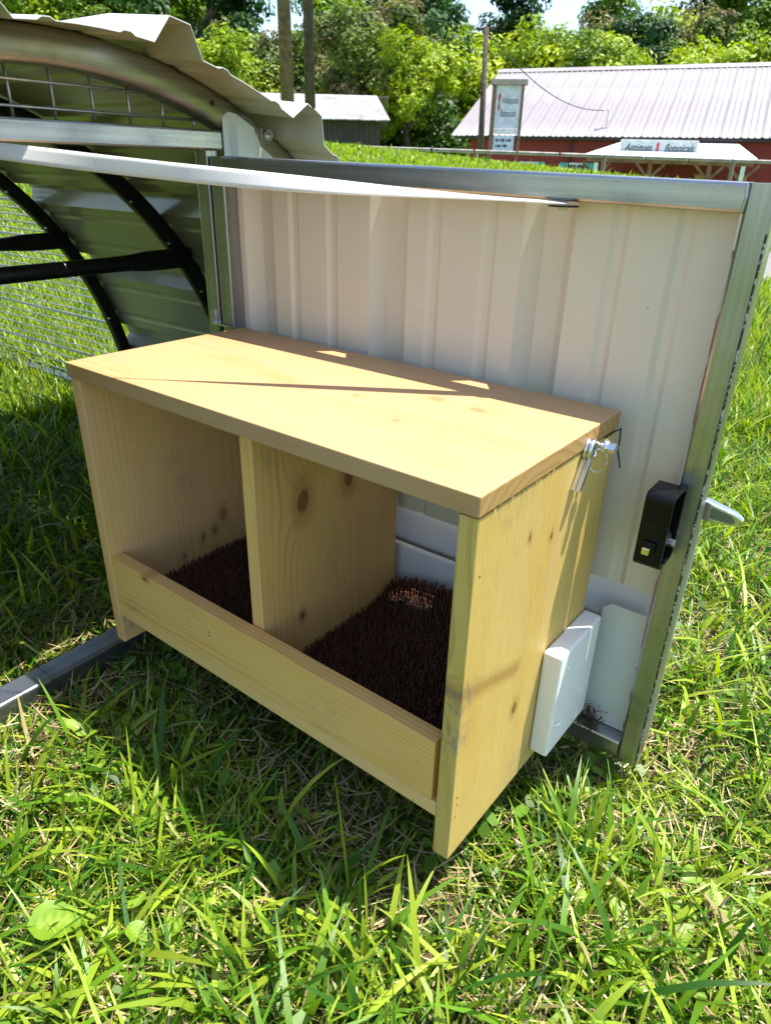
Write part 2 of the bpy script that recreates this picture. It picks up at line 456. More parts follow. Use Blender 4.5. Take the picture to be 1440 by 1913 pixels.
# white cleat block screwed to the right side
cl = board(W + .0005, W + .0235, .174, .284, .022, .170).obj('cleat', M['white'], box, bevel=.004, seg=3)
cl['label'] = 'white rounded cleat block screwed to the box side'
for (y, z) in ((.195, .145), (.255, .075)):
    sub(MB().cone((W + .0237, y, z), (W + .0250, y, z), .0032, .0024, 10), 'screw', M['white'], cl)
cp = [Vector((W + .0250 + .004 * math.sin(k * .55), .183 + .0065 * math.cos(k * .42) + .002 * k * .2, .066 + .0055 * math.sin(k * .42))) for k in range(10)]
sub(MB().tube(cp, .0012, 6), 'plastic_curl', M['white'], cl, smooth=True)
for k in range(14):
    y_ = random.uniform(.01, .20); z_ = H - T + random.uniform(-.001, .002); l_ = random.uniform(.002, .0055)
    MB().cone((W + .001, y_, z_), (W + .001 + random.uniform(0, .003), y_ + random.uniform(-.003, .003), z_ - l_), .00055, .0001, 4).obj('splinter', w_floor, box)
# bolt through the lid's end
bolt = MB().tube([(W - .005, .214, .4075), (W + .026, .214, .4075)], .0028, 10).obj('bolt', M['zinc'], box, smooth=True)
sub(MB().cone((W + .0160, .214, .4075), (W + .0178, .214, .4075), .0085, .0085, 20), 'washer', M['zinc'], bolt)
sub(MB().cone((W + .0178, .214, .4075), (W + .0195, .214, .4075), .0070, .0060, 16), 'nut_flange', M['zinc'], bolt)
sub(MB().cone((W + .0195, .214, .4075), (W + .0270, .214, .4075), .0052, .0052, 6), 'hex_head', M['zinc'], bolt)
# spring clip hanging at the bolt
clip = thing('clip_pin', 'small zinc spring clip pin hanging from the bolt on the box end', 'clip', (W, .20, .40))
for dx in (0.0032, 0.0082):
    loop = []
    for k in range(13):
        a = math.radians(-60 + 300 * k / 12)
        loop.append((W + dx, .207 + .0085 * math.cos(a) - .004, .404 + .0105 * math.sin(a)))
    MB().tube(loop, .0023, 6, up=(1, 0, 0)).obj('clip_loop', M['zinc'], clip, smooth=True)
    MB().hexa([(W + dx - .0022, .178, .368), (W + dx + .0022, .178, .368), (W + dx + .0022, .184, .366), (W + dx - .0022, .184, .366),
               (W + dx - .0022, .194, .397), (W + dx + .0022, .194, .397), (W + dx + .0022, .201, .395), (W + dx - .0022, .201, .395)]).obj('clip_arm', M['zinc'], clip, bevel=.0006)
ringp = [(W + .012 + .008 * math.cos(a), .209 + .009 * math.cos(a) * .4 + .002, .392 + .0125 * math.sin(a)) for a in np.linspace(0, 2 * math.pi, 25)]
MB().tube(ringp, .0006, 6, up=(0, 1, 0)).obj('wire_ring', M['zinc'], clip, smooth=True)
# dark cord caught between lid and door
cord = MB().tube([(W + .002, .250, .4035), (W + .002, .270, .4038), (W + .004, .287, .404), (W + .004, .290, .385), (W + .0035, .2905, .378), (W + .007, .2885, .370), (W + .009, .290, .362), (W + .009, .292, .358)], .0009, 6).obj('cord', M['rubber'], smooth=True)
tag(cord, 'thin dark cord end trapped behind the lid of the nest box', 'cord')

# ---- nest pads
t = NT('brown_bristle'); v = t.coord()
at = t.node('ShaderNodeAttribute', attribute_name='col')
t.bs(Base_Color=at.outputs['Color'], Roughness=.32, Specular_IOR_Level=.5, Subsurface_Weight=0.0)
tr = t.node('ShaderNodeBsdfTranslucent'); tr.inputs[0].default_value = (.55, .17, .04, 1)
mx = t.node('ShaderNodeMixShader'); mx.inputs[0].default_value = .22
t.l.new(t.b.outputs[0], mx.inputs[1]); t.l.new(tr.outputs[0], mx.inputs[2]); t.l.new(mx.outputs[0], t.out.inputs[0])
M['bristle'] = t.m
M['pad_base'] = paint('pad_base', (.02, .011, .008), .6, .2, 30)
def set_col(me, cols, per):
    """per-point colours; cols (n,3), each repeated per times"""
    a = me.color_attributes.new('col', 'FLOAT_COLOR', 'POINT')
    c = np.ones((len(me.vertices), 4), np.float32)
    c[:, :3] = np.repeat(cols, per, axis=0) if per else cols
    a.data.foreach_set('color', c.ravel())
def fast_mesh(name, V, quads, tris, mat):
    me = bpy.data.meshes.new(name)
    V = np.asarray(V, np.float32).reshape(-1, 3)
    nq, nt_ = len(quads), len(tris)
    me.vertices.add(len(V)); me.vertices.foreach_set('co', V.ravel())
    li = np.concatenate([np.asarray(quads, np.int32).ravel(), np.asarray(tris, np.int32).ravel()]) if nt_ else np.asarray(quads, np.int32).ravel()
    me.loops.add(len(li)); me.loops.foreach_set('vertex_index', li)
    me.polygons.add(nq + nt_)
    st = np.concatenate([np.arange(nq) * 4, nq * 4 + np.arange(nt_) * 3]).astype(np.int32)
    me.polygons.foreach_set('loop_start', st)
    me.polygons.foreach_set('use_smooth', np.ones(nq + nt_, bool))
    me.update(calc_edges=True); me.validate()
    if mat: me.materials.append(mat)
    return me
def pad_z(x, y, curl):
    b = .0765 + 0 * x
    if curl:
        b = b + .030 * sstep(.225, .285, y) * np.exp(-((x - .40) / .09) ** 2) + .006 * sstep(.2, .28, y)
    return b
def nest_pad(x0, x1, curl, label):
    pad = thing('nest_pad', label, 'nest pad', ((x0 + x1) / 2, .15, .0695), group=None)
    n, m = 12, 16
    xs = np.linspace(x0, x1, n); ys = np.linspace(.022, .281, m)
    V = [(x, y, float(pad_z(x, y, curl))) for x in xs for y in ys]
    F = [(i * m + j, (i + 1) * m + j, (i + 1) * m + j + 1, i * m + j + 1) for i in range(n - 1) for j in range(m - 1)]
    mb = MB().add(V, F); o = mb.obj('backing', M['pad_base'], pad, smooth=True)
    gx, gy = np.meshgrid(np.arange(x0 + .003, x1 - .002, .0054), np.arange(.0235, .280, .0058), indexing='ij')
    gx = gx.copy(); gx[:, ::2] += .0027
    gx = gx.ravel() + rng.normal(0, .0007, gx.size); gy = gy.ravel() + rng.normal(0, .0007, gy.size)
    k = gx.size
    z0 = pad_z(gx, gy, curl); h = rng.uniform(.0095, .0115, k); lx = rng.normal(0, .0009, k); ly = rng.normal(0, .0009, k)
    V = np.zeros((k, 8, 3)); r0 = .0015; r1 = .0012
    for c_ in range(4):
        ca, sa = math.cos(c_ * math.pi / 2 + .6), math.sin(c_ * math.pi / 2 + .6)
        V[:, c_, 0] = gx + r0 * ca; V[:, c_, 1] = gy + r0 * sa; V[:, c_, 2] = z0
        V[:, 4 + c_, 0] = gx + r1 * ca + lx; V[:, 4 + c_, 1] = gy + r1 * sa + ly; V[:, 4 + c_, 2] = z0 + h
    q = np.array([(0, 1, 5, 4), (1, 2, 6, 5), (2, 3, 7, 6), (3, 0, 4, 7), (4, 5, 6, 7)])
    Q = (q[None] + (np.arange(k) * 8)[:, None, None]).reshape(-1, 4)
    V -= np.array(world_loc(pad))
    me = fast_mesh('bristles', V, Q, [], M['bristle'])
    for pl in me.polygons: pl.use_smooth = False
    cc = np.array([.145, .070, .042]) * rng.uniform(.6, 1.5, (k, 1))
    set_col(me, cc, 8)
    b = bpy.data.objects.new('bristles', me); link(b, pad); b['kind'] = 'stuff'
    return pad
nest_pad(T + .003, .289, False, 'brown bristle nest pad lying between the left side board and the divider')
nest_pad(.313, W - T - .003, True, 'brown bristle nest pad between divider and right side board, curled up at its back')

# ================================================================== COOP DOOR
DR = math.radians(0.75)
HX, HY = -.034, .2755
door = thing('coop_door', 'open metal framed door with cream ribbed sheet and black latch box', 'door', (HX, HY, G0), DR)
O = Vector((HX, HY, 0))
def dl(mb, name, mat, parent=door, **k):
    """door-local coordinates: u along, v depth (back +), w height"""
    org = Vector((0, 0, G0))
    if parent is door:
        return mb.obj(name, mat, door, org=org, **k)
    return sub(mb, name, mat, parent, org=org, **k)
TB = .0254
zl, zr = .6605, .6475
UR = .7375
def ztop(u): return zl + (zr - zl) * u / UR
sec = rrect(TB, TB, .003)
dl(MB().sweep([(TB + .0004, TB / 2, ztop(TB) - TB / 2), (UR - TB - .0004, TB / 2, ztop(UR - TB) - TB / 2)], sec), 'top_rail', M['galv_x'])
dl(MB().sweep([(TB + .0004, TB / 2, -.0175), (UR - TB - .0004, TB / 2, -.0175)], sec), 'bottom_rail', M['galv_x'])
dl(MB().sweep([(TB / 2, TB / 2, -.030), (TB / 2, TB / 2, zl - .001)], sec), 'stile', M['galv_z'])
rs_ = dl(MB().sweep([(UR - TB / 2, TB / 2, -.0305), (UR - TB / 2, TB / 2, zr)], sec), 'stile', M['galv_z'])
# weld bead and cap at the upper right corner
dl(MB().tube([(UR - TB - .0002, -.0003, zr - TB + .002), (UR - TB + .0006, -.0006, zr - .012), (UR - TB - .0004, -.0003, zr - .001)], .0016, 6), 'weld_bead', M['galv_z'])
# red-brown and black scuffs running down the stile edges are paint lines: thin seams
t = NT('seam_red'); v = t.coord((60, 60, 14)); nn = t.noise(v, 1.6, 3, .7)
t.bs(Base_Color=t.mix(t.mrange(nn, .45, .55), (.42, .40, .36), (.26, .09, .06)), Roughness=.6); M['seam_red'] = t.m
t = NT('seam_black'); v = t.coord((60, 60, 60)); nn = t.noise(v, 3.0, 3, .7)
t.bs(Base_Color=t.mix(t.mrange(nn, .42, .5), (.38, .38, .36), (.02, .02, .02)), Roughness=.7); M['seam_black'] = t.m
dl(MB().tube([(UR - TB - .0003, .0012, .02), (UR - TB - .0003, .0012, zr - TB - .03)], .0008, 5), 'seam', M['seam_red'])
dl(MB().tube([(UR - .0012, -.0002, -.02), (UR - .0012, -.0002, zr - .04)], .0010, 5), 'seam', M['seam_black'])
# ribbed sheet behind the frame
def rib_profile(u):
    """depth of the sheet behind its flat at u (door-local)"""
    d = 0.0
    for c in (.065, .300, .517, .735):
        a = abs(u - c)
        if a < .030: d = max(d, .021 * min(1, (.030 - a) / .016))
    for c in (.135, .205, .370, .445, .595, .660):
        a = abs(u - c)
        if a < .010: d = max(d, .0035 * min(1, (.010 - a) / .006))
    return d
def brk():
    s = {.004, UR - .004}
    for c in (.065, .300, .517, .735):
        for k in (-.030, -.014, .014, .030): s.add(round(c + k, 4))
    for c in (.135, .205, .370, .445, .595, .660):
        for k in (-.010, -.004, .004, .010): s.add(round(c + k, 4))
    for k in (.418, .600): s.add(k)
    return sorted(x for x in s if .004 <= x <= UR - .004)
us = brk()
rows = [.205, .305, .335, .655]
V = []; F = []
V0 = TB + .0012
for w_ in rows:
    for u in us:
        top = w_ if w_ < .6 else ztop(u) - .0015
        V.append((u, V0 + rib_profile(u), top))
n = len(us)
for i in range(3):
    for j in range(n - 1):
        um = (us[j] + us[j + 1]) / 2
        if i == 1 and .418 < um < .600: continue     # unseen slot, added to let sun onto the right bay's bristles
        F.append((i * n + j, i * n + j + 1, (i + 1) * n + j + 1, (i + 1) * n + j))
dl(MB().add(V, F), 'ribbed_sheet', M['sheet'])
# flashing, lower board, lower plate
dl(MB().box(.003, UR - .003, V0 + .0215, V0 + .0230, .140, .298), 'flashing', M['trim'])
dl(MB().box(.030, .640, V0 - .004, V0 + .006, .022, .1445), 'kick_board', M['white'], bevel=.001)
pl = [(.652, V0 - .006, -.0042), (UR - TB - .001, V0 - .006, -.0042), (UR - TB - .001, V0 - .006, .176), (.662, V0 - .006, .176), (.652, V0 - .006, .168)]
dl(MB().prism(pl, (0, .0035, 0)), 'lower_plate', M['infill'], bevel=.0005, seg=1)
dl(MB().box(.003, UR - .003, V0 + .0240, V0 + .0255, -.028, .20), 'back_plate', M['sheet'])
# debris clump on the bottom rail
# latch box: bent flat bar loop
lx0, lx1 = .6930, .7215
lz0, lz1 = .2765, .362
lb = MB()
loop_o = []
def rloop(y0, y1, z0, z1, r, n=5):
    pts = []
    for cx, cz, a0 in ((y0 + r, z0 + r, 180), (y1 - r, z0 + r, 270), (y1 - r, z1 - r, 0), (y0 + r, z1 - r, 90)):
        for k in range(n + 1):
            a = math.radians(a0 + 90 * k / n); pts.append((cx + r * math.cos(a), cz + r * math.sin(a)))
    return pts
ou = rloop(-.046, -.0006, lz0, lz1, .008); inn = rloop(-.0425, -.0041, lz0 + .0035, lz1 - .0035, .006)
m = len(ou); V = []; F = []
for u in (lx0, lx1):
    V += [(u, a, b) for a, b in ou] + [(u, a, b) for a, b in inn]
for k in range(m):
    j = (k + 1) % m
    F += [(k, j, m + j, m + k), (2 * m + k, 3 * m + k, 3 * m + j, 2 * m + j), (k, 2 * m + k, 2 * m + j, j), (m + k, m + j, 3 * m + j, 3 * m + k)]
lat = dl(lb.add(V, F), 'latch_box', M['black'], bevel=.0005, seg=1)
M['brass'] = NT('plated_shank').bs(Base_Color=(.72, .70, .52), Metallic=1.0, Roughness=.2)
dl(MB().box(.7035, .7110, -.060, .030, .299, .3065), 'square_shank', M['brass'], parent=lat, bevel=.0006)
dl(MB().box(.7010, .7135, -.050, -.0462, .2965, .309), 'shank_collar', M['black'], parent=lat, bevel=.0008)
dl(MB().cone((.7075, -.030, .3025), (.7075, -.012, .3025), .012, .012, 16), 'cam_hub', M['black'], parent=lat)
dl(MB().cone((.7190, -.022, .3025), (.7260, -.022, .3025), .0042, .0042, 6), 'set_screw', M['zinc'], parent=lat)
# chrome lever handle on the outer side
hb = MB()
hv = []
prof = [(.728, .0115, .006), (.736, .0118, .006), (.744, .0110, .006), (.764, .0078, .0052), (.771, .0060, .0046), (.775, .004, .0034)]
yc_, zc_ = .050, .3205
Vh = []; Fh = []
for i, (u, hh, th) in enumerate(prof):
    zc2 = zc_ - .002 * i * .6
    Vh += [(u, yc_ - th, zc2 - hh), (u, yc_ + th, zc2 - hh), (u, yc_ + th, zc2 + hh), (u, yc_ - th, zc2 + hh)]
for i in range(len(prof) - 1):
    for k in range(4):
        Fh.append((i * 4 + k, i * 4 + (k + 1) % 4, (i + 1) * 4 + (k + 1) % 4, (i + 1) * 4 + k))
Fh += [(3, 2, 1, 0), tuple((len(prof) - 1) * 4 + k for k in range(4))]
ha = dl(MB().add(Vh, Fh), 'lever_handle', M['chrome'], bevel=.0022, seg=3, smooth=True)
M['handle_in'] = NT('handle_recess').bs(Base_Color=(.20, .23, .25), Metallic=.8, Roughness=.35)
dl(MB().prism([(.741, yc_ - .0066, zc_ - .0082), (.763, yc_ - .0058, zc_ - .0088), (.768, yc_ - .0054, zc_ - .0062), (.763, yc_ - .0058, zc_ + .0012), (.741, yc_ - .0066, zc_ + .0055)], (0, .002, 0)), 'handle_recess', M['handle_in'], parent=ha)
dl(MB().box(.7095, .729, yc_ - .005, yc_ + .005, zc_ - .010, zc_ + .009), 'handle_neck', M['chrome'], parent=ha, bevel=.002)
dl(MB().cone((.713, .027, .311), (.713, .043, .311), .011, .011, 16), 'handle_boss', M['chrome'], parent=ha)

g_ = random.Random(3); cd_ = MB()
for k in range(170):
    q = Vector((.633 + g_.gauss(0, .007), .289 + g_.gauss(0, .004), .004 + g_.gauss(0, .011)))
    d_ = Vector((g_.gauss(0, 1), g_.gauss(0, 1), g_.gauss(0, 1))).normalized() * g_.uniform(.0015, .006)
    cd_.cone(q - d_, q + d_, g_.uniform(.0004, .0014), .0003, 4)
clod = cd_.obj('mud_clod', paint('dried_mud', (.10, .065, .04), .95, .3, 90)); tag(clod, 'crumbly brown clod of mud and chaff on the door bottom rail', 'mud', kind='stuff')
# ---- strap
strap_root = thing('webbing_strap', 'white woven strap stretched from the coop header to the door top rail', 'strap', (.22, .10, .62))
t = NT('webbing'); 
tc = t.node('ShaderNodeTexCoord'); uvn = t.node('ShaderNodeUVMap'); uvn.uv_map = 'UVMap'
sx = t.node('ShaderNodeSeparateXYZ'); t.l.new(uvn.outputs[0], sx.inputs[0])
uu = t.math('MULTIPLY', sx.outputs[0], 260.0); vv = t.math('MULTIPLY', sx.outputs[1], 7.0)
ck = t.math('MULTIPLY', t.math('SINE', t.math('MULTIPLY', t.math('ADD', uu, t.math('MULTIPLY', t.math('FLOOR', vv), .5)), 6.283)), t.math('SINE', t.math('MULTIPLY', vv, 6.283)))
hgt = t.mrange(ck, -.8, .8)
t.bs(Base_Color=t.mix(hgt, (.60, .59, .575), (.80, .79, .77)), Roughness=.5, Specular_IOR_Level=.5)
tr = t.node('ShaderNodeBsdfTranslucent'); tr.inputs[0].default_value = (.85, .84, .80, 1)
mx = t.node('ShaderNodeMixShader'); mx.inputs[0].default_value = .35
t.l.new(t.b.outputs[0], mx.inputs[1]); t.l.new(tr.outputs[0], mx.inputs[2]); t.l.new(mx.outputs[0], t.out.inputs[0])
t.bump(hgt, .25, .0008)
M['webbing'] = t.m
A = Vector((.512, .2865, .6235)); B = Vector((-.075, -.103, .668))
nS = 70; V = []; F = []; UV = []
for i in range(nS + 1):
    s_ = i / nS
    c_ = A.lerp(B, s_); c_.z -= .007 * math.sin(math.pi * s_)
    twist = float(sstep(.04, .66, np.array(s_)))         # flat under the rail, on edge further out
    ang = math.radians(4 + 88 * twist - 34 * float(sstep(.62, .9, np.array(s_))))
    side = Vector((-.55, .83, 0)).normalized()
    wv = side * math.cos(ang) + Vector((0, 0, 1)) * math.sin(ang)
    hw = .0088
    for k in range(5):
        q = (k / 4 - .5) * 2
        V.append(c_ + wv * hw * q); UV.append((s_ * .71, k / 4))
for i in range(nS):
    for k in range(4): F.append((i * 5 + k, i * 5 + k + 1, (i + 1) * 5 + k + 1, (i + 1) * 5 + k))
so = MB().add(V, F).obj('webbing', M['webbing'], strap_root, smooth=True)
uvl = so.data.uv_layers.new(name='UVMap')
for lp in so.data.loops: uvl.data[lp.index].uv = UV[lp.vertex_index]
md = so.modifiers.new('thick', 'SOLIDIFY'); md.thickness = .0016; md.offset = 0
MB().cone((.507, .286, .6215), (.507, .286, .6200), .0155, .0155, 24).obj('washer', M['black'], strap_root)
MB().cone((.507, .286, .6200), (.507, .286, .6165), .0055, .0045, 6).obj('screw_head', M['zinc'], strap_root)

# ================================================================== COOP
CR = math.radians(1.5)
CO = Vector((-.05, .28, G0))
coop = thing('hoop_coop', 'low hoop shaped chicken coop with metal roof sheets and galvanised end frame', 'chicken coop', tuple(CO), CR)
YC, ZC, EA, EB = .05, -.075, .75, .84
def ell(th, off=0.0):
    """th=0 top, +90deg far side"""
    return YC + (EA + off) * math.sin(th), ZC + (EB + off) * math.cos(th)
def hoop(x, name, mat, r, sq=True, lim=math.pi / 2):
    path = [(x, *ell(th)) for th in np.linspace(-lim, lim, 61)]
    sec_ = rrect(r * 2, r * 2, r * .45) if sq else [(r * math.cos(a), r * math.sin(a)) for a in np.linspace(0, 2 * math.pi, 13)[:-1]]
    return MB().sweep(path, sec_, up=(1, 0, 0)).obj(name, mat, coop, smooth=True)
hoop(-.05, 'end_hoop', M['galv_hoop'], .0195)
for hx in (-.575, -1.080, -2.55):
    hoop(hx, 'hoop', M['black_bar'], .0165)
# rivet hole in end hoop
yh, zh = ell(math.asin((.285 - YC) / EA))
MB().cone((-.0300, yh, zh + .002), (-.0292, yh, zh + .002), .0036, .0036, 12).obj('bolt_hole', M['rubber'], coop)
# header, jamb, sill
MB().sweep([(-.045, -.47, .6795), (-.045, .3010, .6795)], rrect(.0254, .0254, .003)).obj('header', M['galv_y'], coop)
MB().sweep([(-.052, .2870, -.0365), (-.052, .2870, .6665)], rrect(.0254, .0254, .003)).obj('jamb', M['galv_z'], coop)
MB().sweep([(-.052, -.50, -.0365), (-.052, -.50, .6665)], rrect(.0254, .0254, .003)).obj('jamb', M['galv_z'], coop)
SEC = rrect(.041, .038, .004)
M['galv_sill'] = galv('galvanised_sill', 'y', (.42, .44, .46), .24)
MB().sweep([(-.064, -.0935, -.0555), (-.064, .80, -.0555)], SEC).obj('sill', M['galv_sill'], coop)
MB().sweep([(-.064, -.80, -.0560), (-.064, -.0945, -.0560)], rrect(.0425, .039, .004)).obj('sill', M['galv_sill'], coop)
MB().box(-.050, -.012, .268, .300, .4250, .4275).box(-.050, -.047, .268, .300, .4275, .446).obj('hinge_bracket', M['zinc'], coop)
# roof sheets: ribs run along the coop
def arc_samples(off):
    th = np.linspace(-math.pi / 2, math.pi / 2, 2000)
    y = YC + (EA + off) * np.sin(th); z = ZC + (EB + off) * np.cos(th)
    s_ = np.concatenate([[0], np.cumsum(np.hypot(np.diff(y), np.diff(z)))])
    s_ -= s_[1000]
    return th, s_
TH, SS = arc_samples(.0205)
def rib_h(s_):
    per = .2286
    ph = ((s_ - .112 + per / 2) % per) - per / 2
    a = abs(ph); h = 0.0
    if a < .034: h = .030 * min(1, (.034 - a) / .020)
    for c in (.068, -.068):
        b = abs(ph - c)
        if b < .010: h = max(h, .003 * min(1, (.010 - b) / .006))
    return h
def sheet(s0, s1, x0, x1, over, name, jx=0.0):
    st = [s0, s1]; per = .2286
    for k in range(-8, 9):
        for o in (-.034, -.014, -.007, 0, .007, .014, .034, -.078, -.072, -.064, -.058, .078, .072, .064, .058, .1, -.1):
            q = .112 + k * per + o
            if s0 < q < s1: st.append(q)
    st = sorted(set(np.round(st, 4)))
    xs = [x0, -1.0, -.8, -.6, -.4, -.2, -.08, -.05, -.02, 0.02, .06, x1]
    xs = [x for x in xs if x0 <= x <= x1]
    V = []; F = []
    for x in xs:
        dr = over * max(0, x + .05) / .10
        for s_ in st:
            th = float(np.interp(s_, SS, TH)); h = rib_h(s_)
            y, z = ell(th, .0205 + h)
            rz = dr * math.cos(th)
            V.append((x + jx * math.sin(s_ * 5), y, z - rz))
    m = len(st)
    for i in range(len(xs) - 1):
        for j in range(m - 1): F.append((i * m + j, i * m + j + 1, (i + 1) * m + j + 1, (i + 1) * m + j))
    n0 = len(V); nf = len(F)
    for x in xs:
        dr = over * max(0, x + .05) / .10
        for s_ in st:
            th = float(np.interp(s_, SS, TH)); y, z = ell(th, .0215 + rib_h(s_))
            V.append((x + jx * math.sin(s_ * 5), y, z - dr * math.cos(th)))
    F += [tuple(q + n0 for q in f) for f in F]
    ne = len(F)
    e0 = (len(xs) - 1) * m
    F += [(e0 + j, e0 + j + 1, n0 + e0 + j + 1, n0 + e0 + j) for j in range(m - 1)]
    o = MB().add(V, F).obj(name, M['roof_sheet'], coop)
    o.data.materials.append(M['roof_out'])
    for p_ in o.data.polygons: p_.material_index = 1 if p_.index >= nf else 0
    return o
smax = float(SS[-1])
XE = .062
sheet(-.335, .335, -1.105, XE, .0095, 'roof_sheet')
sheet(.337, smax, -1.105, XE + .003, .0095, 'roof_sheet')
sheet(-smax, -.337, -1.105, XE, .0095, 'roof_sheet')
# roost / brace bars across the hoops
def roost(x, th, dz=0.0):
    y1, z1 = ell(th); y0 = 2 * YC - y1
    r = .0155
    b = MB(); n_ = 14; V = []; F = []
    for yy, a_, c_ in ((y0, .0155, .0155), (y1 - .20, .0155, .0155), (y1 - .16, .0145, .0165), (y1 - .12, .008, .0205), (y1 - .08, .006, .0215), (y1 + .005, .006, .0215)):
        V += [(x + .026 + a_ * math.cos(k * 2 * math.pi / n_), yy, z1 + c_ * math.sin(k * 2 * math.pi / n_)) for k in range(n_)]
    for i_ in range(5): F += [(i_ * n_ + k, i_ * n_ + (k + 1) % n_, (i_ + 1) * n_ + (k + 1) % n_, (i_ + 1) * n_ + k) for k in range(n_)]
    b.add(V, F + [tuple(range(n_)), tuple(5 * n_ + k for k in range(n_))])
    return b.obj('cross_bar', M['black_bar'], coop, smooth=True)
roost(-.575, math.radians(51)); roost(-1.080, math.radians(51))
# end wall infill right of the door opening
V = []; F = []
ys = [.3005, .312, .318, .352, .358, .366, .372, .40, .44, .48, .52, .56, .60, .64, .68, .72, .755]
for y in ys:
    dep = -.010 if .312 < y < .357 else 0.0
    zt = ZC + EB * math.sqrt(max(0, 1 - ((y - YC) / (EA - .012)) ** 2)) - .006
    if y < .307: zt -= .012
    if y < .372: zt += .012
    V += [(-.030 - dep, y, -.03), (-.030 - dep, y, zt)]
for i in range(len(ys) - 1): F.append((2 * i, 2 * i + 2, 2 * i + 3, 2 * i + 1))
MB().add(V, F).obj('end_infill', M['infill'], coop)
MB().cone((-.0298, .389, .690), (-.0275, .389, .690), .0085, .0080, 14).cone((-.0275, .389, .690), (-.0225, .389, .690), .0045, .0042, 6).obj('roof_screw', M['zinc'], coop)
# wire mesh above the header
mm = MB()
for k in range(-8, 7):
    y = .014 + .0515 * k
    if not -.46 < y < .285: continue
    zt = ZC + (EB) * math.sqrt(1 - ((y - YC) / EA) ** 2) - .016
    if zt > .69: mm.tube([(-.056, y, .690), (-.056, y, zt)], .0019, 5)
M['wire'] = galv('galvanised_wire', 'x', (.52, .52, .52), .42)
for z in (.704, .7305, .757):
    half = EA * math.sqrt(max(0, 1 - ((z + .016 - ZC) / EB) ** 2))
    mm.tube([(-.0535, YC - half, z), (-.0535, YC + half, z)], .0019, 5)
wm = mm.obj('end_mesh', M['wire'], coop, smooth=True); wm['kind'] = 'stuff'
# run: wire mesh over the far hoops, and its base rail
mm = MB()
for k in range(0, 46):
    th = math.radians(90 - k * 1.86)
    y, z = ell(th, .018)
    mm.tube([(-3.0, y, z), (-1.085, y, z)], .0021, 4, cap=False)
    if k % 5 == 0: 
        y, z = ell(th - .006, .018); mm.tube([(-3.0, y, z), (-1.085, y, z)], .0021, 4, cap=False)
for x in np.arange(-2.98, -1.17, .0508):
    mm.tube([(float(x), *ell(th, .019)) for th in np.linspace(math.radians(2), math.radians(90), 24)], .0013, 4, cap=False, up=(1, 0, 0))
rm = mm.obj('run_mesh', M['wire'], coop, smooth=True); rm['kind'] = 'stuff'
for sgn in (1, -1):
    MB().sweep([(-3.0, YC + sgn * EA, -.048), (-.09, YC + sgn * EA, -.048)], rrect(.036, .036, .004)).obj('base_rail', M['galv_x'], coop)
# roof screws on inside of ribs at hoops
for th in (38, 47, 57, 68, 78):
    for hx in (-.575, -1.080):
        y, z = ell(math.radians(th), -.018)
        MB().cone((hx + .019, y, z), (hx + .024, y, z), .003, .0025, 6).obj('hoop_screw', M['zinc'], coop)

exec_marker = None
# ================================================================== BACKGROUND
# ---- barn
BA = site(3.6, 44.0); 
gd_ = (RT * 3.6 + FW * 8.0).normalized()      # gable direction, front to back
ax_ = (RT * 8.0 - FW * 3.6).normalized()      # ridge direction, to the right
GB = -1.05
barn = thing('red_barn', 'long red barn with a pale ribbed metal gable roof and a porch', 'barn', (BA.x, BA.y, GB))
LB, DB = 34.0, 17.0
EZ, RZ = 2.22, 6.12
def bp(l, g, z): 
    q = BA + ax_ * l + gd_ * g
    return Vector((q.x, q.y, z))
t = NT('barn_red'); v = t.coord(); n1 = t.noise(v, .8, 4); n2 = t.noise(t.coord((.3, .3, 6)), 1.0, 3)
t.bs(Base_Color=t.mix(t.math('MULTIPLY', n1, n2), (.19, .014, .016), (.30, .028, .030)), Roughness=.7); M['barn_red'] = t.m
t = NT('barn_roof'); v = t.coord(); n1 = t.noise(v, .45, 4); n2 = t.noise(v, 6, 3)
t.bs(Base_Color=t.mix(t.mrange(n1, .35, .7), (.30, .275, .285), (.23, .21, .22)), Roughness=.55, Metallic=.0, Specular_IOR_Level=.5); M['barn_roof'] = t.m
ins = .45
wl = MB()
def bwall(l0, g0, l1, g1, z0, z1, th=.15):
    a, b = bp(l0, g0, z0), bp(l1, g1, z0); nrm = (b - a).cross(Vector((0, 0, 1))).normalized() * th
    up = Vector((0, 0, z1 - z0))
    return MB().hexa([a, b, b - nrm, a - nrm, a + up, b + up, b - nrm + up, a - nrm + up])
bwall(1.0, ins, LB - 1.0, ins, GB, EZ + .12).obj('front_wall', M['barn_red'], barn)
gz = EZ + .12
a0, a1 = bp(1.0, ins + .15, GB), bp(1.0, DB - ins, GB); ap = bp(1.0, DB / 2, RZ - .35)
MB().prism([a0, a1, Vector((a1.x, a1.y, gz)), ap, Vector((a0.x, a0.y, gz))], ax_ * .15).obj('gable_wall', M['barn_red'], barn)
bwall(1.0, DB - ins, LB - 1.0, DB - ins, GB, EZ + .12).obj('rear_wall', M['barn_red'], barn)
